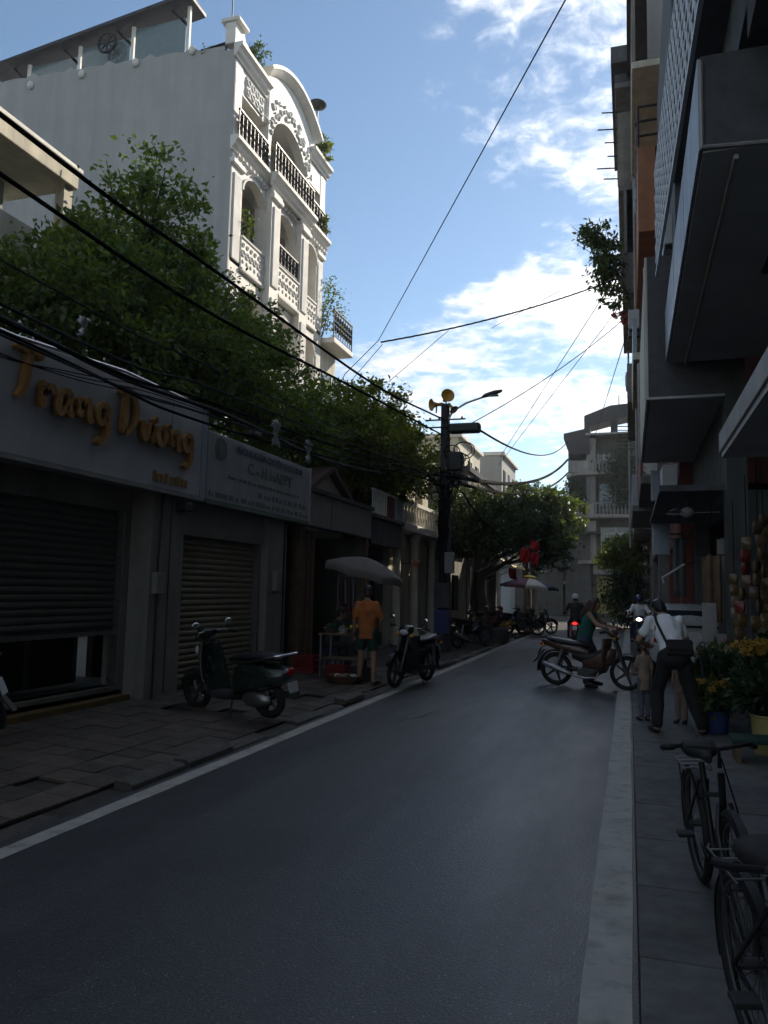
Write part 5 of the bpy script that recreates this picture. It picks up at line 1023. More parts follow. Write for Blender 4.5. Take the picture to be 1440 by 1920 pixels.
def scooter(label, loc, rz, paint='paint_green', lean=.1):
    t = thing('motor_scooter', label, 'scooter', loc, rz, None, lean); t.scale = (1, 1, .95); B = lambda m, n, mt, **k: m.build(n, mt, t, **k)
    wheel(t, 'front_wheel', (.60, 0, .235), .235, .095, 'cast'); wheel(t, 'rear_wheel', (-.58, 0, .235), .235, .1, 'cast')
    B(MB().eloft([((.36, 0, .40), .06, .06), ((.46, 0, .47), .085, .075), ((.60, 0, .50), .09, .06), ((.74, 0, .44), .075, .05), ((.84, 0, .34), .045, .03)], 12), 'front_fender', paint, smooth=True)
    V_ = []; nu, nv = 11, 9
    for i in range(nv):
        u = i / (nv - 1); z = .22 + .68 * u; w = .20 + .05 * math.sin(u * math.pi) - .04 * u
        for j in range(nu):
            q = j / (nu - 1) * 2 - 1; V_.append((.40 + .06 * u - .10 * abs(q) ** 1.8 - .10 * (1 - u) ** 3, q * w, z))
    ls = B(MB().add(V_, [(i * nu + j, i * nu + j + 1, (i + 1) * nu + j + 1, (i + 1) * nu + j) for i in range(nv - 1) for j in range(nu - 1)]), 'leg_shield', paint, smooth='all'); sd = ls.modifiers.new('s', 'SOLIDIFY'); sd.thickness = .03
    B(MB().eloft([((.38, 0, .26), .17, .03), ((.1, 0, .235), .18, .035), ((-.22, 0, .25), .17, .04)], 12), 'floorboard', 'black', smooth=True)
    B(MB().eloft([((-.08, 0, .40), .10, .14), ((-.16, 0, .46), .15, .20), ((-.4, 0, .50), .20, .20), ((-.65, 0, .52), .19, .16), ((-.85, 0, .55), .12, .09), ((-.92, 0, .57), .05, .04)], 16), 'rear_body', paint, smooth=True)
    B(MB().eloft([((-.02, 0, .70), .07, .03), ((-.12, 0, .73), .13, .05), ((-.4, 0, .755), .15, .055), ((-.7, 0, .765), .13, .045), ((-.84, 0, .76), .07, .025)], 14), 'seat', 'vinyl', smooth=True)
    B(MB().tube([(.42, 0, .86), (.38, 0, 1.0)], .05, 10), 'steering_column', paint, smooth=True)
    B(MB().eloft([((.30, 0, 1.02), .07, .035), ((.38, 0, 1.02), .15, .07), ((.47, 0, 1.0), .12, .08), ((.52, 0, .98), .06, .05)], 12), 'headlight_cowl', paint, smooth=True); B(MB().ell((.51, 0, .985), (.03, .075, .07), 12, 8), 'headlight', 'lens', smooth=True)
    B(MB().tube([(.24, -.34, 1.0), (.33, -.22, 1.03), (.37, 0, 1.03), (.33, .22, 1.03), (.24, .34, 1.0)], .013, 8), 'handlebar', 'steel', smooth=True)
    for s in (-1, 1):
        B(MB().cyl((.30, s * .25, 1.02), (.23, s * .36, 1.0), .02, n=10), 'grip', 'rubber'); m = B(MB().tube([(.34, s * .2, 1.05), (.32, s * .26, 1.11)], .007, 5), 'mirror_stem', 'dark_metal'); MB().ell((.315, s * .28, 1.14), (.02, .055, .038), 12, 8).build('mirror', 'mirror', m, smooth=True)
        B(MB().ell((.43, s * .15, .80), (.03, .03, .06), 8, 6), 'front_indicator', 'lens', smooth=True)
    B(MB().ell((-.92, 0, .60), (.03, .07, .05), 10, 6), 'tail_light', 'tail_red', smooth=True); B(MB().tube([(-.5, -.2, .73), (-.8, -.17, .80), (-.95, -.08, .82), (-.95, .08, .82), (-.8, .17, .80), (-.5, .2, .73)], .013, 7), 'grab_rail', 'chrome', smooth=True)
    B(MB().tube([(-.35, -.16, .22), (-.5, -.19, .24), (-.86, -.19, .30)], [.03, .055, .05], 10), 'muffler', 'steel', smooth=True); B(MB().ell((-.48, .12, .25), (.22, .07, .1), 12, 8), 'engine_case', 'steel', smooth=True)
    B(MB().prism([(-.965, .36), (-.955, .36), (-.93, .48), (-.94, .48)], 'y', -.08, .08), 'number_plate', 'plate'); B(MB().tube([(-.1, .12, .2), (-.15, .22, .02)], .014, 6), 'side_stand', 'iron')
    return t
scooter('dark green motor scooter parked before the tan roller shutter', (-4.60, 8.60, pv(-4.6) + .015), R(165), lean=-.09)
motorbike('motorbike tail poking in at the left edge before the steps', (-5.88, 5.0, pv(-5.88) + .015), R(207), 'paint_silver', group='motorbikes parked along the left pavement')
motorbike('black motorbike parked on the kerb in front of the utility pole', (-3.56, 12.95, .02), R(-101), 'black_gloss', group='motorbikes parked along the left pavement')
motorbike('small dim motorbike tail beside the foot of the utility pole', (-4.2, 21.6, pv(-4.2)), R(60), 'black_gloss', group='motorbikes parked along the left pavement')
motorbike('dark motorbike standing across the road under the woman in green', (-.66, 14.12, 0), R(-11), 'paint_brown', lean=0.0, stand=False, group='ridden motorbikes')
motorbike('motorbike with glowing red tail light ridden away up the street', (-1.62, 25.2, 0), R(92), 'paint_red', 'tail_lit', lean=0, stand=False, group='ridden motorbikes')
motorbike('oncoming motorbike with lit headlamp near the right pavement', (.28, 24.5, 0), R(-92), 'paint_blue', head='headlamp_lit', lean=0, stand=False, group='ridden motorbikes')
for i, (x, y, a, c, lab) in enumerate(((-4.9, 28.6, 20, 'paint_red', 'leftmost of the far motorbikes parked under the striped umbrella'), (-4.35, 29.2, 15, 'paint_blue', 'second of the far motorbikes parked under the striped umbrella'), (-3.9, 30.0, 25, 'black_gloss', 'third of the far motorbikes parked under the striped umbrella'), (-3.5, 31.2, 30, 'paint_silver', 'rightmost far motorbike parked beyond the striped umbrella'))):
    motorbike(lab, (x, y, pv(x)), R(a), c, group='far parked motorbikes')
# ------------------------------------------------------------------ bicycle at the lower right
mat('dark_metal', (0.10, 0.10, 0.105), 0.4, var=.1, metal=.6)
def bicycle(label, loc, rz):
  bk = thing('bicycle', label, 'bicycle', loc, rz, 'bicycles parked at the right edge', lean=R(4)); bk.scale = (.95, .95, .9)
  B = lambda m, n, mt='black', **k: m.build(n, mt, bk, **k)
  def bwheel(c, nm):
      w = MB().ring(c, .30, .012, 'y', 36, 6).build(nm, 'dark_metal', bk, smooth='all'); MB().ring(c, .322, .026, 'y', 40, 8).build('tyre', 'rubber', w, smooth='all'); s = MB(); c = Vector(c); s.cyl(c - Vector((0, .05, 0)), c + Vector((0, .05, 0)), .022)
      for k in range(28):
          a = k * 2 * math.pi / 28; b = a + (.5 if k % 2 else -.5); s.tube([c + Vector((math.cos(b) * .02, (.035 if k % 2 else -.035), math.sin(b) * .02)), c + Vector((math.cos(a) * .295, 0, math.sin(a) * .295))], .0018, 4, cap=False)
      s.build('hub_spokes', 'dark_metal', w)
  bwheel((.56, 0, .345), 'front_wheel'); bwheel((-.5, 0, .345), 'rear_wheel')
  B(MB().tube([(.36, 0, .86), (.33, 0, .60), (-.02, 0, .29)], .018, 8).tube([(-.02, 0, .29), (-.16, 0, .80)], .016, 8).tube([(.35, 0, .74), (-.13, 0, .62)], .014, 8), 'frame', 'black', smooth=True)
  for s in (-.055, .055): B(MB().tube([(-.02, s * .6, .29), (-.5, s, .345)], .010, 6).tube([(-.14, s * .4, .70), (-.5, s, .345)], .009, 6), 'rear_stay', 'black'); B(MB().tube([(.37, s * .5, .70), (.44, s, .58), (.56, s, .345)], .012, 6), 'fork', 'black')
  B(MB().eloft([((.06, 0, .86), .02, .02), ((-.02, 0, .875), .04, .03), ((-.14, 0, .87), .09, .045), ((-.22, 0, .88), .10, .05), ((-.26, 0, .875), .07, .03)], 12), 'saddle', 'rubber', smooth=True)
  B(MB().tube([(.34, 0, .88), (.36, 0, .98), (.33, -.16, 1.0), (.16, -.22, .95)], .012, 7).tube([(.36, 0, .98), (.33, .16, 1.0), (.16, .22, .95)], .012, 7), 'handlebar', 'black', smooth=True)
  for s in (-1, 1): B(MB().cyl((.19, s * .20, .96), (.09, s * .235, .94), .018), 'grip', 'rubber'); B(MB().tube([(-.3, s * .07, .72), (-.68, s * .07, .73), (-.72, s * .05, .73)], .006, 6).tube([(-.52, s * .07, .72), (-.5, s * .06, .36)], .005, 5), 'rack_rail', 'dark_metal')
  for i in range(4): B(MB().cyl((-.34 - i * .11, -.07, .725), (-.34 - i * .11, .07, .725), .005, n=6), 'rack_bar', 'steel')
  B(arcband((-.5, 0, .345), .355, 40, 200, .03, .006, crown=.01), 'rear_fender', 'black', smooth=True); B(arcband((.56, 0, .345), .355, -15, 130, .03, .006, crown=.01), 'front_fender', 'black', smooth=True)
  B(MB().ring((-.02, .045, .29), .085, .008, 'y', 24, 5), 'chain_ring', 'steel'); B(MB().prism([(-.5, .33), (-.04, .20), (.08, .24), (.08, .34), (-.04, .39), (-.5, .37)], 'y', .05, .062), 'chain_guard', 'black')
  for s, a in ((1, .6), (-1, .6 + math.pi)):
      e = Vector((-.02 + math.cos(a) * .165, s * .07, .29 - math.sin(a) * .165)); B(MB().tube([(-.02, s * .06, .29), e], .010, 6), 'crank', 'steel'); B(MB().box(e + Vector((0, s * .05, 0)), (.09, .09, .022)), 'pedal', 'rubber', bevel=.005)
  B(MB().tube([(-.45, .07, .33), (-.52, .15, .02)], .008, 5), 'side_stand', 'steel'); B(MB().tube([(.30, .02, .92), (.5, .03, .72), (.54, .04, .6)], .004, 4), 'brake_cable', 'cable')
  return bk
bicycle('old black bicycle with chromed rear rack, farther of the two at the right', (.43, 4.5, .005), R(-84))
bicycle('dark bicycle cut by the lower right corner, only its wheel in view', (.50, 2.72, .005), R(-80))
# ------------------------------------------------------------------ parked car half hidden at the right
cr = thing('parked_car', 'pale parked car half hidden behind the man in the white shirt', 'car', (1.15, 17.6, 0), R(90))
sec = lambda x, w, z0, z1, n=16: [(x, math.copysign(abs(math.cos(a)) ** .55, math.cos(a)) * w, (z0 + z1) / 2 + math.copysign(abs(math.sin(a)) ** .55, math.sin(a)) * (z1 - z0) / 2) for a in np.linspace(0, 2 * math.pi, n, endpoint=False)]
mat('car_paint', (0.42, 0.42, 0.41), 0.3, var=0, coat=.5)
MB().loft([sec(-2.0, .70, .35, .8), sec(-1.95, .80, .28, .95), sec(-1.2, .83, .25, 1.0), sec(.2, .83, .25, .98), sec(1.2, .82, .25, .92), sec(1.85, .78, .28, .8), sec(1.95, .66, .34, .68)]).build('body', 'car_paint', cr, smooth=True)
MB().loft([sec(-1.75, .66, .9, 1.12), sec(-1.35, .68, .9, 1.36), sec(-.9, .69, .9, 1.46), sec(.1, .69, .9, 1.46), sec(.55, .67, .9, 1.32), sec(1.05, .64, .88, 1.0)]).build('cabin', 'car_paint', cr, smooth=True)
MB().add([(-1.80, -.56, 1.02), (-1.80, .56, 1.02), (-1.43, .52, 1.34), (-1.43, -.52, 1.34)], [(0, 1, 2, 3)]).build('rear_window', 'glass_dark', cr)
for s in (-1, 1):
    MB().ell((-1.97, s * .6, .78), (.04, .13, .1), 10, 8).build('tail_light', 'tail_red', cr, smooth=True); MB().add([(-1.2, s * .70, 1.02), (.5, s * .70, 1.02), (.15, s * .693, 1.36), (-.95, s * .693, 1.36)], [(0, 1, 2, 3)]).build('side_window', 'glass_dark', cr)
    for x in (-1.3, 1.25): w = MB().ring((x, s * .74, .31), .22, .09, 'y', 24, 8).build('wheel', 'rubber', cr, smooth='all'); MB().cyl((x, s * .70, .31), (x, s * .80, .31), .17, n=16).build('rim', 'steel', w)
MB().bb(-2.03, -1.99, -.25, .25, .6, .72).build('number_plate', 'plate', cr); MB().bb(-2.04, -1.85, -.72, .72, .36, .5).build('bumper', 'car_paint', cr, bevel=.04)
# ------------------------------------------------------------------ people
mat('skin', (0.34, 0.20, 0.13), 0.55, var=.06); mat('hair_black', (0.012, 0.010, 0.010), 0.5, var=.2, scale=40); mat('hair_brown', (0.06, 0.03, 0.018), 0.5, var=.25, scale=40)
mat('cl_orange', (0.42, 0.13, 0.03), 0.85, var=.12, scale=8); mat('cl_white', (0.84, 0.86, 0.88), 0.85, var=.06, scale=8); mat('cl_black', (0.014, 0.015, 0.017), 0.85, var=.15); mat('cl_green', (0.02, 0.12, 0.10), 0.85, var=.12); mat('cl_dgreen', (0.015, 0.05, 0.035), 0.85, var=.12)
mat('cl_beige', (0.28, 0.21, 0.165), 0.85, var=.12); mat('cl_grey', (0.11, 0.11, 0.14), 0.85, var=.12); mat('cl_dark', (0.03, 0.035, 0.035), 0.85, var=.15); mat('cl_denim', (0.05, 0.06, 0.10), 0.85, var=.15); mat('sandal', (0.05, 0.03, 0.025), 0.7)
BASE = dict(pel=(0, 0, .93), wai=(0, .01, 1.08), che=(0, .0, 1.28), nek=(0, -.005, 1.44), hed=(0, .03, 1.585),
            shL=(-.16, -.01, 1.365), shR=(.16, -.01, 1.365), elL=(-.225, -.03, 1.11), elR=(.225, -.03, 1.12), wrL=(-.235, .05, .89), wrR=(.235, .05, .89),
            hpL=(-.09, 0, .90), hpR=(.09, 0, .90), knL=(-.10, .02, .50), knR=(.10, .02, .50), anL=(-.105, -.02, .09), anR=(.105, -.02, .09), toL=(-.12, .15, .03), toR=(.12, .15, .03))
def rcone(m, a, b, r0, r1, k=12):
    a, b = Vector(a), Vector(b); m.ell(a, (r0,) * 3, k, 8); m.ell(b, (r1,) * 3, k, 8); m.tube([a, b], [r0, r1], k)
def torso(m, J, g, loose=False, hem=0.0):
    pts = [(J['pel'] - Vector((0, 0, .10)), .12, .09), (J['pel'], .150, .115), (J['wai'], .130, .10), (J['wai'].lerp(J['che'], .6), .150, .112), (J['che'], .165, .115), (J['che'].lerp(J['nek'], .62), .150, .085), (J['nek'], .075, .065)]
    if loose: pts = [(J['pel'] - Vector((0, 0, .05 + hem)), .158, .128), (J['pel'], .158, .126), (J['wai'], .152, .118), (J['wai'].lerp(J['che'], .6), .158, .116), (J['che'], .168, .116), (J['che'].lerp(J['nek'], .62), .150, .085), (J['nek'], .07, .06)]
    ax = (J['shR'] - J['shL']).normalized(); secs = []
    for i, (c, rx, ry) in enumerate(pts):
        t = (pts[min(i + 1, 6)][0] - pts[max(i - 1, 0)][0]).normalized(); fy = t.cross(ax).normalized()
        secs.append([c + ax * math.cos(a) * (rx * J['k'] + g) + fy * math.sin(a) * (ry * J['k'] + g) for a in np.linspace(0, 2 * math.pi, 18, endpoint=False)])
    m.loft(secs)
def hand(m, w, d, side, s, curl):
    """palm and five unequal bent fingers; d = direction of the forearm, side = thumb side"""
    w, d = Vector(w), Vector(d).normalized(); side = (Vector(side) - d * Vector(side).dot(d)).normalized(); n = d.cross(side).normalized()
    for k in range(4):
        o = (k - 1.5) * .019 * s; b = w + d * .035 * s + side * o; p = b + d * .055 * s; rcone(m, b - d * .03 * s, p, .013 * s, .0105 * s, 8)
        L = (.034, .042, .045, .038)[k] * s; q = p + (d * (1 - curl) + n * curl).normalized() * L; rcone(m, p, q, .0095 * s, .0085 * s, 8); e = q + (d * (.7 - curl) + n * (.3 + curl)).normalized() * L * .8; rcone(m, q, e, .0085 * s, .007 * s, 8)
    b = w + d * .02 * s + side * .03 * s; p = b + (d * .6 + side * .8 + n * .2).normalized() * .035 * s; rcone(m, b - side * .02 * s, p, .013 * s, .011 * s, 8); rcone(m, p, p + (d * .85 + side * .35 + n * .35).normalized() * .03 * s, .011 * s, .008 * s, 8)
def person(label, loc, rz, h=1.65, pose=None, top='cl_white', bottom='cl_black', hair='hair_black', longhair=False, sleeve=.75, leg=1.0, shoe='cl_black', vox=.011, shirt_len=.02, helmet=None, cat='person', curl=.35, headturn=(0, 1, 0), group='people in the street', tuck=0.0, girth=1.0):
    t = thing('person', label, cat, loc, rz, group); s = h / 1.7
    J = {k: Vector(v) for k, v in BASE.items()}
    for k, v in (pose or {}).items(): J[k] = Vector(v)
    J = {k: v * s for k, v in J.items()}
    if girth != 1: J = {k: Vector((v.x * girth, v.y, v.z)) for k, v in J.items()}
    def rad(x): return x * s * (girth * .5 + .5)
    J['k'] = s * girth; m = MB(); torso(m, J, 0)
    hd = J['hed']; up = (hd - J['nek']).normalized(); f = Vector(headturn).normalized(); f = (f - up * f.dot(up)).normalized(); sd = f.cross(up).normalized()
    HM = Matrix((sd, f, up)).transposed()
    rcone(m, J['nek'] - up * .03 * s, hd - up * .06 * s, rad(.056), rad(.05)); m.ell(hd, (rad(.073), rad(.092), rad(.112)), 16, 12, HM); m.ell(hd + HM @ Vector((0, .03, -.065)) * s, (rad(.052), rad(.058), rad(.055)), 12, 8, HM)
    m.ell(hd + HM @ Vector((0, .098, -.02)) * s, (rad(.015), rad(.022), rad(.026)), 8, 6, HM); m.ell(hd + HM @ Vector((0, .088, -.072)) * s, (rad(.026), rad(.012), rad(.010)), 8, 6, HM)
    for q in (-1, 1): m.ell(hd + HM @ Vector((q * .076, -.005, -.01)) * s, (rad(.012), rad(.022), rad(.034)), 8, 6, HM); m.ell(hd + HM @ Vector((q * .03, .078, .018)) * s, (rad(.02), rad(.012), rad(.008)), 8, 6, HM)
    for q in 'LR':
        sg = -1 if q == 'L' else 1
        rcone(m, J['sh' + q], J['el' + q], rad(.052), rad(.040)); rcone(m, J['el' + q], J['wr' + q], rad(.041), rad(.027))
        hand(m, J['wr' + q], J['wr' + q] - J['el' + q], (-sg * .5, .8, .2), s, curl)
        rcone(m, J['hp' + q], J['kn' + q], rad(.083), rad(.056)); rcone(m, J['kn' + q], J['kn' + q].lerp(J['an' + q], .35), rad(.055), rad(.054)); rcone(m, J['kn' + q].lerp(J['an' + q], .35), J['an' + q], rad(.054), rad(.036))
        rcone(m, J['an' + q] - Vector((0, 0, .03 * s)), J['to' + q], rad(.042), rad(.032))
    me = voxel(m, vox, 2); me.materials.append(MATS['skin']); link('body', me, t, smooth='all')
    for q in (-1, 1):
        MB().ell(hd + HM @ Vector((q * .03, .082, .004)) * s, (rad(.013), rad(.010), rad(.008)), 8, 6, HM).build('eye', 'cl_black', t)
    m = MB(); torso(m, J, .014 * s, shirt_len > 0, shirt_len * s)
    for q in 'LR':
        if sleeve > 0: rcone(m, J['sh' + q], J['sh' + q].lerp(J['el' + q], min(1, sleeve)), rad(.062), rad(.060))
        if sleeve > 1: rcone(m, J['el' + q], J['el' + q].lerp(J['wr' + q], sleeve - 1), rad(.058), rad(.045))
    me = voxel(m, .013, 3, .018, 13, len(label)); me.materials.append(MATS[top]); link('shirt', me, t, smooth='all')
    m = MB(); m.ell(J['pel'] - Vector((0, 0, .02)), (rad(.165 + tuck), rad(.13 + tuck), rad(.12 + tuck)), 16, 10)
    for q in 'LR':
        k, a, hp = J['kn' + q], J['an' + q], J['hp' + q]
        if leg > .5: rcone(m, hp, k, rad(.102), rad(.078)); rcone(m, k, k.lerp(a, leg * .95), rad(.078), rad(.066))
        else: rcone(m, hp, hp.lerp(k, .5 + leg), rad(.108), rad(.098))
    me = voxel(m, .013, 3, .016, 11, len(label) + 3); me.materials.append(MATS[bottom]); link('trousers', me, t, smooth='all')
    for q in 'LR':
        a, b = J['an' + q], J['to' + q]; d = (b - a); d.z = 0; d.normalize(); n = Vector((-d.y, d.x, 0)); c = (a + b) / 2
        z0 = min(a.z - .09 * s, b.z - .03 * s); MB().eloft([((0, -.11 * s, .03 * s), .028 * s, .025 * s), ((0, -.06 * s, .04 * s), .045 * s, .045 * s), ((0, .05 * s, .032 * s), .05 * s, .034 * s), ((0, .13 * s, .024 * s), .035 * s, .02 * s)], 10, 'y').build('shoe', shoe, t, smooth=True).matrix_local = Matrix.Translation((c.x, c.y, z0)) @ Matrix.Rotation(math.atan2(-d.x, d.y), 4, 'Z')
    m = MB()
    if helmet:
        m.ell(hd + up * .035 * s, (rad(.125), rad(.14), rad(.125)), 18, 12, HM); m.tube([hd + HM @ Vector((-.12, .09, .02)) * s, hd + HM @ Vector((0, .19, .035)) * s, hd + HM @ Vector((.12, .09, .02)) * s], rad(.012), 6)
        m.build('helmet', helmet, t, smooth=True); m = MB(); m.ell(hd - HM @ Vector((0, .03, .05)) * s, (rad(.08), rad(.085), rad(.08)), 12, 8, HM)
    else:
        m.ell(hd + HM @ Vector((0, -.016, .02)) * s, (rad(.084), rad(.096), rad(.112)), 16, 12, HM); m.ell(hd + HM @ Vector((0, -.05, -.03)) * s, (rad(.07), rad(.055), rad(.08)), 12, 8, HM)
    if longhair:
        m.tube([hd + HM @ Vector((0, -.05, .03)) * s, hd + HM @ Vector((0, -.1, -.12)) * s, J['nek'] + HM @ Vector((0, -.1, -.08)) * s, J['che'] + HM @ Vector((0, -.15, -.02)) * s], [rad(.085), rad(.09), rad(.085), rad(.04)], 12)
        for q in (-1, 1): m.tube([hd + HM @ Vector((q * .07, -.02, .03)) * s, hd + HM @ Vector((q * .085, -.01, -.12)) * s, J['nek'] + HM @ Vector((q * .1, .03, -.12)) * s], [rad(.04), rad(.045), rad(.03)], 10)
    me = voxel(m, .012, 2, .008, 22); me.materials.append(MATS[hair]); link('hair', me, t, smooth='all')
    return t
person('man in orange shirt and dark green shorts seen from behind at the street stall', (-4.18, 12.35, pv(-4.18) + .015), R(12), 1.62, dict(wrR=(.22, .16, .96), elR=(.25, .0, 1.12), anL=(-.12, .02, .09), toL=(-.14, .18, .03), anR=(.14, -.10, .09), toR=(.22, .05, .03), knR=(.13, 0, .5)), 'cl_orange', 'cl_dgreen', leg=.12, sleeve=.8, shoe='sandal', shirt_len=.10)
person('seated street vendor in dark clothes behind the stall under the grey umbrella', (-5.25, 13.75, pv(-5.25) + .02), R(-75), 1.55, dict(pel=(0, -.1, .50), wai=(0, -.06, .64), che=(0, 0, .84), nek=(0, .04, .99), hed=(0, .09, 1.13), shL=(-.165, .02, .94), shR=(.165, .02, .94), elL=(-.24, .16, .74), elR=(.24, .16, .74), wrL=(-.16, .36, .74), wrR=(.16, .36, .74),
        hpL=(-.09, -.08, .46), hpR=(.09, -.08, .46), knL=(-.14, .30, .50), knR=(.14, .30, .50), anL=(-.13, .24, .09), anR=(.13, .24, .09), toL=(-.14, .40, .03), toR=(.14, .40, .03)), 'cl_dark', 'cl_dark', sleeve=1.8)
tw = person('man in white shirt and black trousers leaning forward with feet apart, back turned', (.48, 10.0, .01), R(8), 1.70, dict(pel=(0, -.10, .90), wai=(-.01, -.02, 1.03), che=(-.03, .12, 1.21), nek=(-.06, .22, 1.35), hed=(-.09, .31, 1.44), shL=(-.21, .14, 1.30), shR=(.12, .19, 1.31), elL=(-.36, .16, 1.06), elR=(.22, .24, 1.05), wrL=(-.24, .38, 1.0), wrR=(.24, .40, .86),
        hpL=(-.09, -.1, .87), hpR=(.09, -.1, .87), knL=(-.17, .0, .48), knR=(.20, -.04, .48), anL=(-.20, -.10, .09), anR=(.30, -.10, .09), toL=(-.23, .06, .03), toR=(.36, .05, .03)), 'cl_white', 'cl_black', sleeve=.62, shirt_len=0, tuck=.028, headturn=(-.3, 1, -.4), vox=.010)
bg_ = thing('shoulder_bag', 'black crossbody bag resting on the back of the man in the white shirt', 'bag', (.48, 10.0, .01), R(8))
MB().box((.05, -.20, 1.0), (.30, .09, .20), Matrix.Rotation(R(-28), 3, 'X')).build('pouch', 'cl_black', bg_, bevel=.03); MB().box((.05, -.25, 1.03), (.27, .012, .10), Matrix.Rotation(R(-28), 3, 'X')).build('flap', 'vinyl', bg_, bevel=.005)
MB().tube([(-.09, -.19, 1.05), (-.13, -.10, 1.16), (-.17, .03, 1.29), (-.17, .14, 1.385), (-.13, .25, 1.36)], .016, 6).build('strap', 'cl_black', bg_)
person('small child in beige top and grey leggings beside the man in the white shirt', (.17, 10.75, .01), R(20), 1.0, dict(wrL=(-.3, .14, .98), elL=(-.25, .02, 1.14)), 'cl_beige', 'cl_grey', sleeve=.9, shirt_len=.20, vox=.008, hair='hair_brown', girth=.75)
person('child in beige clothes standing in front of the man in the white shirt', (.62, 10.75, .01), R(160), .98, None, 'cl_beige', 'cl_beige', sleeve=.9, shirt_len=.2, vox=.009, girth=.75)
person('woman with long hair and green top astride the motorbike stopped across the road', (-.74, 14.38, 0), R(-101), 1.64, dict(pel=(0, -.04, .86), wai=(0, .0, 1.0), che=(0, .07, 1.20), nek=(0, .12, 1.36), hed=(0, .17, 1.49), shL=(-.165, .1, 1.30), shR=(.165, .1, 1.30), elL=(-.25, .26, 1.12), elR=(.25, .26, 1.12), wrL=(-.27, .52, 1.06), wrR=(.27, .52, 1.06),
        hpL=(-.1, -.02, .84), hpR=(.1, -.02, .84), knL=(-.24, .12, .48), knR=(.24, .12, .48), anL=(-.25, .02, .09), anR=(.25, .06, .09), toL=(-.27, .19, .03), toR=(.27, .22, .03)), 'cl_green', 'cl_denim', 'hair_brown', True, sleeve=0.0, curl=.8)
RID = dict(pel=(0, -.28, .88), wai=(0, -.25, 1.02), che=(0, -.19, 1.22), nek=(0, -.14, 1.38), hed=(0, -.09, 1.52), shL=(-.17, -.15, 1.33), shR=(.17, -.15, 1.33), elL=(-.28, .02, 1.14), elR=(.28, .02, 1.14), wrL=(-.31, .24, 1.06), wrR=(.31, .24, 1.06),
           hpL=(-.1, -.24, .84), hpR=(.1, -.24, .84), knL=(-.2, .14, .66), knR=(.2, .14, .66), anL=(-.2, .06, .34), anR=(.2, .06, .34), toL=(-.21, .22, .30), toR=(.21, .22, .30))
person('rider in dark top and white helmet on the motorbike with the red tail light', (-1.62, 25.2, 0), R(2), 1.65, RID, 'cl_dark', 'cl_denim', sleeve=.8, helmet='cl_white', vox=.014, curl=.8)
person('rider in pale shirt on the oncoming motorbike with lit headlamp', (.28, 24.5, 0), R(178), 1.65, RID, 'cl_white', 'cl_dark', sleeve=1.4, helmet='paint_blue', vox=.014, curl=.8)
# ------------------------------------------------------------------ umbrellas
def umbrella(label, loc, r, h, tilt, panels, rib=8, drop=.28, rz=0, cap=None, val=.10):
    t = thing('market_umbrella', label, 'umbrella', loc, rz); top = Vector((0, 0, h)); Tm = Matrix.Translation(top) @ Matrix.Rotation(tilt, 4, 'Y')
    MB().tube([(0, 0, 0), (0, 0, h - .02)], .018, 8).build('pole', 'steel', t, smooth=True); MB().lathe([(.2, 0), (.2, .06), (.05, .1), (.03, .3)], n=14).build('base', 'dark_concrete', t, smooth=True)
    for k in range(rib):
        a0, a1 = 2 * math.pi * k / rib, 2 * math.pi * (k + 1) / rib; V_ = []; n = 7
        for i in range(n):
            u = i / (n - 1); z = -drop * u ** 1.55
            for q in range(5):
                w = q / 4; a = a0 + (a1 - a0) * w; rr_ = r * u * (1 - .07 * math.sin(w * math.pi)); V_.append((rr_ * math.cos(a), rr_ * math.sin(a), z + .035 * u * math.sin(w * math.pi)))
        for q in range(5):
            a = a0 + (a1 - a0) * q / 4; rr_ = r * (1 - .07 * math.sin(q / 4 * math.pi)) * 1.005; V_.append((rr_ * math.cos(a), rr_ * math.sin(a), -drop - val + .03 * math.sin(q / 4 * math.pi)))
        o = MB().add(V_, [(i * 5 + q, i * 5 + q + 1, (i + 1) * 5 + q + 1, (i + 1) * 5 + q) for i in range(n) for q in range(4)]).build('canopy_panel', panels[k % len(panels)], t, smooth='all'); o.matrix_local = Tm
        o = MB().tube([(0, 0, -.03), (r * .5 * math.cos(a0), r * .5 * math.sin(a0), -drop * .34 - .02), (r * .98 * math.cos(a0), r * .98 * math.sin(a0), -drop - .01)], .007, 5).build('rib', 'iron', t); o.matrix_local = Tm
    if cap: o = MB().ell((0, 0, .03), (.25, .25, .07), 12, 6).build('top_cap', cap, t, smooth=True); o.matrix_local = Tm
    return t
umbrella('large grey market umbrella tilted over the street stall', (-4.52, 13.3, pv(-4.52)), .76, 2.12, R(14), ['umb_grey'], 8, .26)
umbrella('far striped umbrella over the parked motorbikes', (-3.75, 31.0, pv(-3.75)), 1.15, 2.2, R(4), ['umb_dark', 'umb_purple', 'umb_stripe', 'umb_dark'], 8, .34, cap='star_yellow')
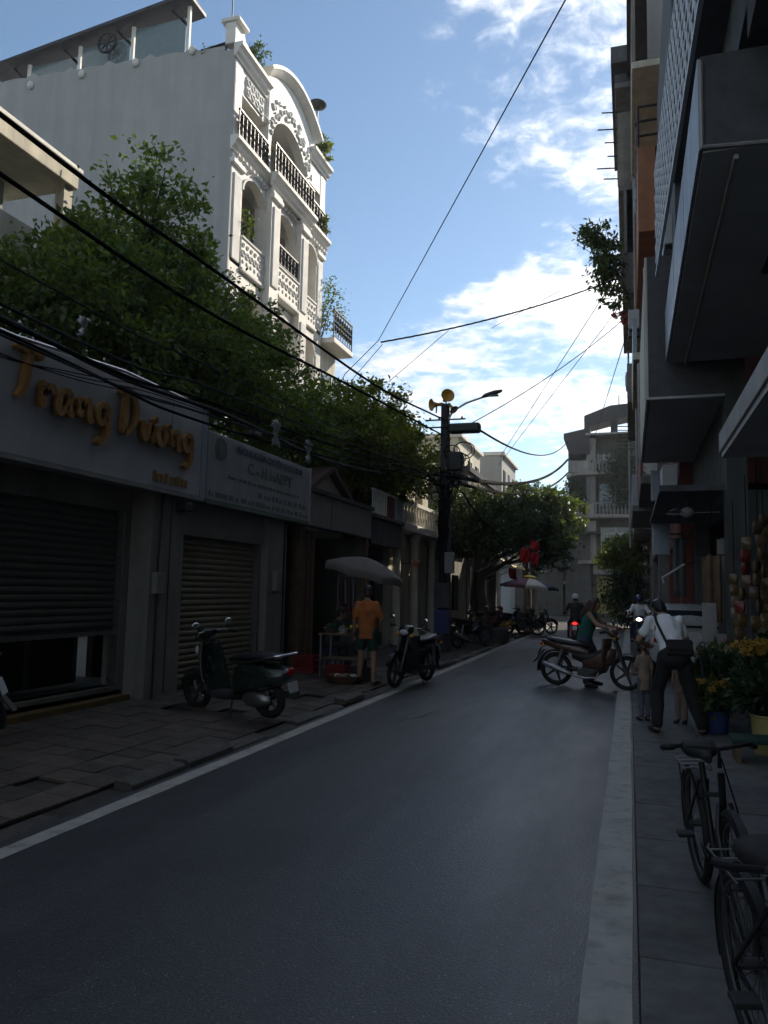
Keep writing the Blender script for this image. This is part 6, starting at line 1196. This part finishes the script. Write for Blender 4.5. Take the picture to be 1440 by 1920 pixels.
# ------------------------------------------------------------------ street stall on the left pavement
def z_(x): return pv(x) + .015
st = thing('stall_table', 'low folding stall table laden with goods beside the orange shirted man', 'table', (-4.75, 12.9, z_(-4.75)))
MB().bb(-.42, .42, -.28, .28, .72, .75).build('table_top', 'wood', st, bevel=.006); MB().bb(-.40, .40, -.26, .26, .3, .32).build('lower_shelf', 'wood', st)
for a in (-.38, .38):
    for b in (-.24, .24): MB().cyl((a, b, 0), (a, b, .72), .016).build('leg', 'steel', st)
def crate(label, c, d, m, rz=0, group='tubs and crates round the stall'):
    t = thing('plastic_crate', label, 'crate', c, rz, group); w, l, h = d
    MB().bb(-w, w, -l, l, 0, .02).build('floor', m, t)
    for (a, b, e, f) in ((-w, w, -l, -l + .012), (-w, w, l - .012, l), (-w, -w + .012, -l + .012, l - .012), (w - .012, w, -l + .012, l - .012)):
        q = MB()
        for k in range(3): q.bb(a, b, e, f, .03 + k * h / 3, .02 + (k + .8) * h / 3)
        q.build('side', m, t)
    for a in (-w, w):
        for b in (-l, l): MB().bb(a - .015, a + .015, b - .015, b + .015, 0, h).build('corner_post', m, t)
    return t
crate('red plastic crate on the pavement beside the clinic pillar', (-5.45, 12.85, z_(-5.45)), (.17, .17, .3), 'red_plastic'); crate('red plastic crate under the stall table', (-4.75, 12.55, z_(-4.75)), (.16, .13, .22), 'red_plastic'); crate('dark crate at the foot of the stall table', (-4.35, 12.75, z_(-4.35)), (.15, .13, .2), 'cl_dark')
def bowl(label, c, r, m, fill, n=9, fr=.05):
    t = thing('goods_bowl', label, 'bowl', c, 0, 'goods on the stall table'); MB().lathe([(r * .55, 0), (r, .09), (r * 1.04, .09), (r * .95, .08), (r * .5, .012)], n=16).build('bowl', m, t, smooth=True); rg = random.Random(n)
    for i in range(n): a = rg.uniform(0, 6.28); q = rg.uniform(0, r * .6); MB().ell((q * math.cos(a), q * math.sin(a), .08 + rg.uniform(0, .05)), (fr, fr, fr * .85), 8, 6).build('piece', fill, t, smooth=True)
zt = z_(-4.75) + .75
bowl('steel bowl of yellow pieces on the stall table', (-4.52, 12.8, zt), .15, 'steel', 'star_yellow'); bowl('steel bowl of greens at the left of the stall table', (-5.0, 12.85, zt), .15, 'steel', 'cl_dgreen', 11); bowl('small dish of pale pieces in the stall table middle', (-4.77, 12.8, zt), .1, 'plate', 'cl_beige', 6, .035)
t = thing('wicker_basket', 'shallow basket on the pavement before the orange shirted man', 'basket', (-4.5, 12.2, z_(-4.5))); MB().lathe([(.2, 0), (.28, .12), (.3, .12), (.24, .02), (0, .015)], n=18).build('basket', 'wood', t, smooth=True)
for i in range(6): MB().ell((random.uniform(-.14, .14), random.uniform(-.14, .14), .1), (.07, .05, .04), 8, 6).build('piece', random.choice(['cl_beige', 'plate', 'cl_dgreen']), t, smooth=True)
t = thing('plastic_stool', 'low stool under the seated vendor', 'stool', (-5.33, 13.72, z_(-5.33))); MB().bb(-.15, .15, -.15, .15, .34, .38).build('seat', 'blue_plastic', t, bevel=.02)
for a in (-.12, .12):
    for b in (-.12, .12): MB().tube([(a * 1.2, b * 1.2, 0), (a, b, .34)], .018, 6).build('leg', 'blue_plastic', t)
for (x, y, w, lab) in ((-5.0, 16.4, 1.2, 'dim rack with hanging goods at the right side of the open shop'),):
    t = thing('goods_rack', lab, 'rack', (-6.0, 16.2, .2)); MB().tube([(0, -.5, 0), (0, -.5, 1.7), (0, .5, 1.7), (0, .5, 0)], .018, 6).build('frame', 'steel', t)
    for i in range(8): MB().eloft([((0, -.42 + i * .12, 1.66), .01, .01), ((0, -.42 + i * .12, 1.5), .03, .03), ((0, -.42 + i * .12, 1.1 - (i % 3) * .1), .05, .045)], 8, 'z').build('hanging_item', ['cl_denim', 'red_plastic', 'cl_dark', 'panel_grey'][i % 4], t)
t = thing('round_sign', 'small red round sign on the cream house behind the pole', 'sign', (-5.6, 20.6, 2.35)); o = MB().lathe([(0, 0), (.10, 0), (.10, .03), (0, .03)], n=20).build('disc', 'petal_pink', t); o.matrix_local = Matrix.Rotation(R(90), 4, 'X'); MB().cyl((-.55, .02, 0), (-.15, .02, 0), .015).build('bracket', 'iron', t)
# ------------------------------------------------------------------ flags
for i, (x, y, z, w, h, lab) in enumerate(((-2.75, 23.9, 3.22, .28, .26, 'upper red flag hung near the far awning'), (-3.0, 23.5, 2.98, .26, .42, 'left lower red flag hung near the far awning'), (-2.72, 23.7, 2.85, .24, .36, 'right lower red flag hung near the far awning'), (-3.75, 26.4, 2.45, .26, .36, 'small red flag above the far striped umbrella'))):
    t = thing('red_flag', lab, 'flag', (x, y, z), R(10), 'red flags near the far awning'); n = 9; V_ = []
    for a in range(n):
        for b in range(7): u, v = a / (n - 1), b / 6; V_.append((w * (u - .5) + .03 * math.sin(v * 4 + i), .06 * math.sin(u * 7 + i + v * 2), -h * v - .08 * u))
    o = MB().add(V_, [(a * 7 + b, a * 7 + b + 1, (a + 1) * 7 + b + 1, (a + 1) * 7 + b) for a in range(n - 1) for b in range(6)]).build('cloth', 'flag_red', t, smooth='all'); o.modifiers.new('s', 'SOLIDIFY').thickness = .004
    MB().tube([(w * .5 + .05, .0, .03), (-w * .5 - 1.3, .5, -.75)], .012, 6).build('staff', 'steel', t)
# ------------------------------------------------------------------ flower stall and goods on the right pavement
def bucket(label, c, r, h, m, fol, fcol, fh, n1, n2, seed, group='buckets of the flower stall', fr=None):
    t = thing('flower_bucket', label, 'flower bucket', c, 0, group); MB().lathe([(r * .8, 0), (r, h), (r * 1.06, h), (r * 1.06, h - .02), (r * .97, h - .03), (r * .76, .02), (0, .02)], n=18).build('bucket', m, t, smooth=True)
    fr = fr or r * 1.7; leaves('foliage', [(0, 0, h + fh * .45, fr * .8, fr * .8, fh * .5)], n1, .1, fol, t, seed, clump=.1, shell=.3, droop=-.4)
    if n2: leaves('blooms', [(0, 0, h + fh * .95, fr, fr, fh * .16)], n2, .05, fcol, t, seed + 1, clump=.035, shell=.2, droop=0)
    s = MB(); rg = random.Random(seed)
    for _ in range(16): a = rg.uniform(0, 6.28); s.tube([(r * .4 * math.cos(a), r * .4 * math.sin(a), h * .3), (fr * .7 * math.cos(a), fr * .7 * math.sin(a), h + fh * .85)], .005, 4)
    s.build('stems', 'cl_dgreen', t); return t
bucket('yellow bucket of dark foliage at the right edge', (1.36, 9.05, .01), .17, .40, 'yellow_shutter', 'leaf_dark', 'petal_white', .55, 1700, 0, 81, fr=.32)
bucket('tall bucket of orange and yellow flowers behind the yellow bucket', (1.5, 9.95, .01), .2, .55, 'cl_dgreen', 'leaf_dark', 'petal_orange', .5, 900, 2000, 83, fr=.36)
bucket('blue bucket of leafy stems between the leaning man and the orange flowers', (1.05, 10.9, .01), .17, .34, 'blue_plastic', 'leaf_dark', 'petal_white', .6, 800, 150, 85)
bucket('low blue tub of small orange flowers in front of the leafy bucket', (.98, 10.2, .01), .15, .26, 'blue_plastic', 'leaf_b', 'petal_orange', .32, 500, 340, 87)
bucket('bucket of pale blossoms high at the right edge', (1.72, 10.6, .35), .16, .4, 'panel_grey', 'leaf_dark', 'petal_white', .55, 700, 900, 89)
bucket('grey pail of green foliage under the pale post', (1.15, 11.9, .01), .17, .4, 'panel_grey', 'leaf_b', 'petal_white', .6, 1200, 0, 91)
t = thing('stone_block', 'low stone block carrying the bucket of pale blossoms', 'block', (1.72, 10.6, .0)); MB().bb(-.3, .3, -.3, .3, 0, .35).build('block', 'dark_concrete', t, bevel=.02)
t = thing('wooden_stool', 'low green topped bench under the yellow bucket', 'bench', (1.3, 8.6, .0)); MB().bb(-.35, .35, -.2, .2, .2, .24).build('seat', 'cl_dgreen', t, bevel=.01)
for a in (-.3, .3): MB().bb(a - .02, a + .02, -.18, .18, 0, .2).build('leg', 'wood', t)
t = thing('pale_post', 'pale upright board post behind the flower buckets', 'post', (1.14, 12.6, 0)); MB().bb(-.1, .1, -.05, .05, 0, 1.52).build('board', 'board_grey', t, bevel=.015); MB().bb(-.3, .3, -.25, .25, 0, .05).build('foot', 'dark_concrete', t)
t = thing('umbrella_stick', 'dark stick standing on the pavement beside the leaning man', 'stick', (.86, 10.1, .01)); MB().tube([(0, 0, 0), (-.01, .05, .5), (-.05, .15, .95)], [.03, .026, .015], 8).build('shaft', 'black', t, smooth=True); MB().tube([(-.05, .15, .95), (-.06, .17, 1.02), (-.02, .19, 1.05)], .014, 6).build('handle', 'wood', t)
mat('snack_gold', (0.13, 0.085, 0.03), 0.3, var=.3, scale=16); mat('snack_tan', (0.12, 0.075, 0.045), 0.35, var=.3, scale=16); mat('snack_pale', (0.2, 0.18, 0.13), 0.35, var=.2, scale=16); mat('snack_red', (0.17, 0.03, 0.025), 0.35, var=.2, scale=16)
rg = random.Random(17); words = ('first', 'second', 'third', 'fourth', 'fifth', 'sixth', 'seventh')
for k, (x, y, zt_, nb, cols, where) in enumerate(((1.18, 8.9, 2.25, 6, ('snack_red', 'snack_tan', 'snack_gold'), 'leftmost hanging string of packets, red and tan, at the right shopfront'), (1.36, 9.0, 2.5, 7, ('snack_gold', 'snack_tan'), 'hanging string of gold packets second from left at the right shopfront'), (1.52, 8.7, 2.5, 7, ('snack_tan', 'snack_pale', 'snack_gold'), 'hanging string of tan and pale packets third from left at the right shopfront'), (1.66, 8.8, 2.55, 7, ('snack_gold', 'snack_pale'), 'rightmost hanging string of packets at the image edge'), (1.22, 10.3, 1.9, 4, ('snack_pale', 'snack_gold'), 'short string of pale packets above the orange flowers'), (1.27, 8.75, 2.4, 7, ('snack_tan', 'snack_gold'), 'string of brown packets squeezed between the red and the gold strings'), (1.44, 8.6, 2.45, 7, ('snack_gold', 'snack_pale'), 'string of small gold packets just in front of the tan and pale string'), (1.60, 9.2, 2.5, 7, ('snack_tan', 'snack_red'), 'string of tan and red packets set back near the image edge'))):
    t = thing('packet_string', where, 'packets', (x, y, zt_), 0, 'strings of hanging packets'); MB().cyl((0, 0, .66 if zt_ > 2 else .9), (0, 0, -nb * .14), .005, n=5).build('string', 'cable', t)
    nb = int(nb * 1.4)
    for i in range(nb):
        c = rg.choice(cols); z = -i * .135
        q = MB().eloft([((0, 0, z), .04, .006), ((0, 0, z - .02), .05, .018), ((0, 0, z - .06), .055, .032), ((0, 0, z - .105), .05, .022), ((0, 0, z - .13), .045, .005)], 12, 'z', 4).build('packet', c, t, smooth=True); q.rotation_euler = (rg.uniform(-.12, .12), rg.uniform(-.12, .12), rg.uniform(-1, 1))
t = thing('hanging_fan', 'grey fan and fittings hung under the right row soffit', 'fan', (.95, 14.0, 3.35)); MB().cyl((0, 0, 0), (0, 0, -.25), .02).build('rod', 'iron', t); MB().ell((0, 0, -.32), (.11, .11, .09), 12, 8).build('motor', 'panel_grey', t, smooth=True)
for k in range(3): a = k * 2.094; MB().add([(.1 * math.cos(a), .1 * math.sin(a), -.32), (.5 * math.cos(a - .12), .5 * math.sin(a - .12), -.33), (.52 * math.cos(a + .12), .52 * math.sin(a + .12), -.30)], [(0, 1, 2)]).build('blade', 'panel_grey', t).modifiers.new('s', 'SOLIDIFY').thickness = .01
t = thing('lamp_tube', 'short pale tube lamp sticking out from the right row', 'lamp', (.62, 15.6, 1.85)); MB().tube([(0, 0, 0), (-.02, 0, .10), (.38, .1, .36)], .022, 8).build('tube', 'sign_white', t, smooth=True); MB().tube([(.38, .1, .36), (.95, .1, .5)], .012, 6).build('bracket', 'iron', t)
for k, (x, y, z0, z1, w, mm) in enumerate(((1.3, 13.8, 1.2, 2.3, .3, 'wood'), (1.6, 14.2, 1.0, 2.6, .35, 'stucco'), (1.0, 17.2, 1.6, 2.8, .25, 'dark_wall'))):
    t = thing('hanging_cloth', ('brown', 'grey brown', 'dark')[k] + ' cloth hanging deep under the right row awning', 'cloth', (x, y, 0)); V_ = []
    for a in range(9):
        for b in range(6): V_.append((w * (a / 8 - .5), .04 * math.sin(a * 1.6 + k), z1 - (z1 - z0) * b / 5))
    MB().add(V_, [(a * 6 + b, a * 6 + b + 1, (a + 1) * 6 + b + 1, (a + 1) * 6 + b) for a in range(8) for b in range(5)]).build('sheet', mm, t, smooth='all').modifiers.new('s', 'SOLIDIFY').thickness = .006
    MB().cyl((-.2, 0, z1), (.2, 0, z1), .012).build('rod', 'iron', t); MB().cyl((0, 0, z1), (0, 0, 3.3), .006, n=5).build('cord', 'cable', t)
# litter by the bicycle
t = MB(); rg = random.Random(4); V_ = [(rg.uniform(-.02, .02) + a * .04 - .12, rg.uniform(-.02, .02) + b * .04 - .1, rg.uniform(.0, .06)) for a in range(7) for b in range(6)]
o = t.add(V_, [(a * 6 + b, a * 6 + b + 1, (a + 1) * 6 + b + 1, (a + 1) * 6 + b) for a in range(6) for b in range(5)]).build('crumpled_bag', 'sign_white', smooth=True); o.location = (.72, 3.75, .012); tag(o, 'crumpled white plastic bag on the pavement behind the bicycle wheel', 'plastic bag')

# ------------------------------------------------------------------ air: thin even haze over the whole place
hm = bpy.data.materials.new('haze'); hm.use_nodes = True; ht = hm.node_tree; ht.nodes.clear()
pvn = ht.nodes.new('ShaderNodeVolumePrincipled'); pvn.inputs['Color'].default_value = (.93, .95, 1, 1); pvn.inputs['Density'].default_value = 0.0009; pvn.inputs['Anisotropy'].default_value = 0.35
ho = ht.nodes.new('ShaderNodeOutputMaterial'); ht.links.new(pvn.outputs[0], ho.inputs['Volume'])
hz = MB().bb(-910, 910, -310, 1510, -1.2, 24.0).build('haze', hm); hz['kind'] = 'stuff'; hz['label'] = 'thin pale haze hanging over the street'; hz['category'] = 'haze'
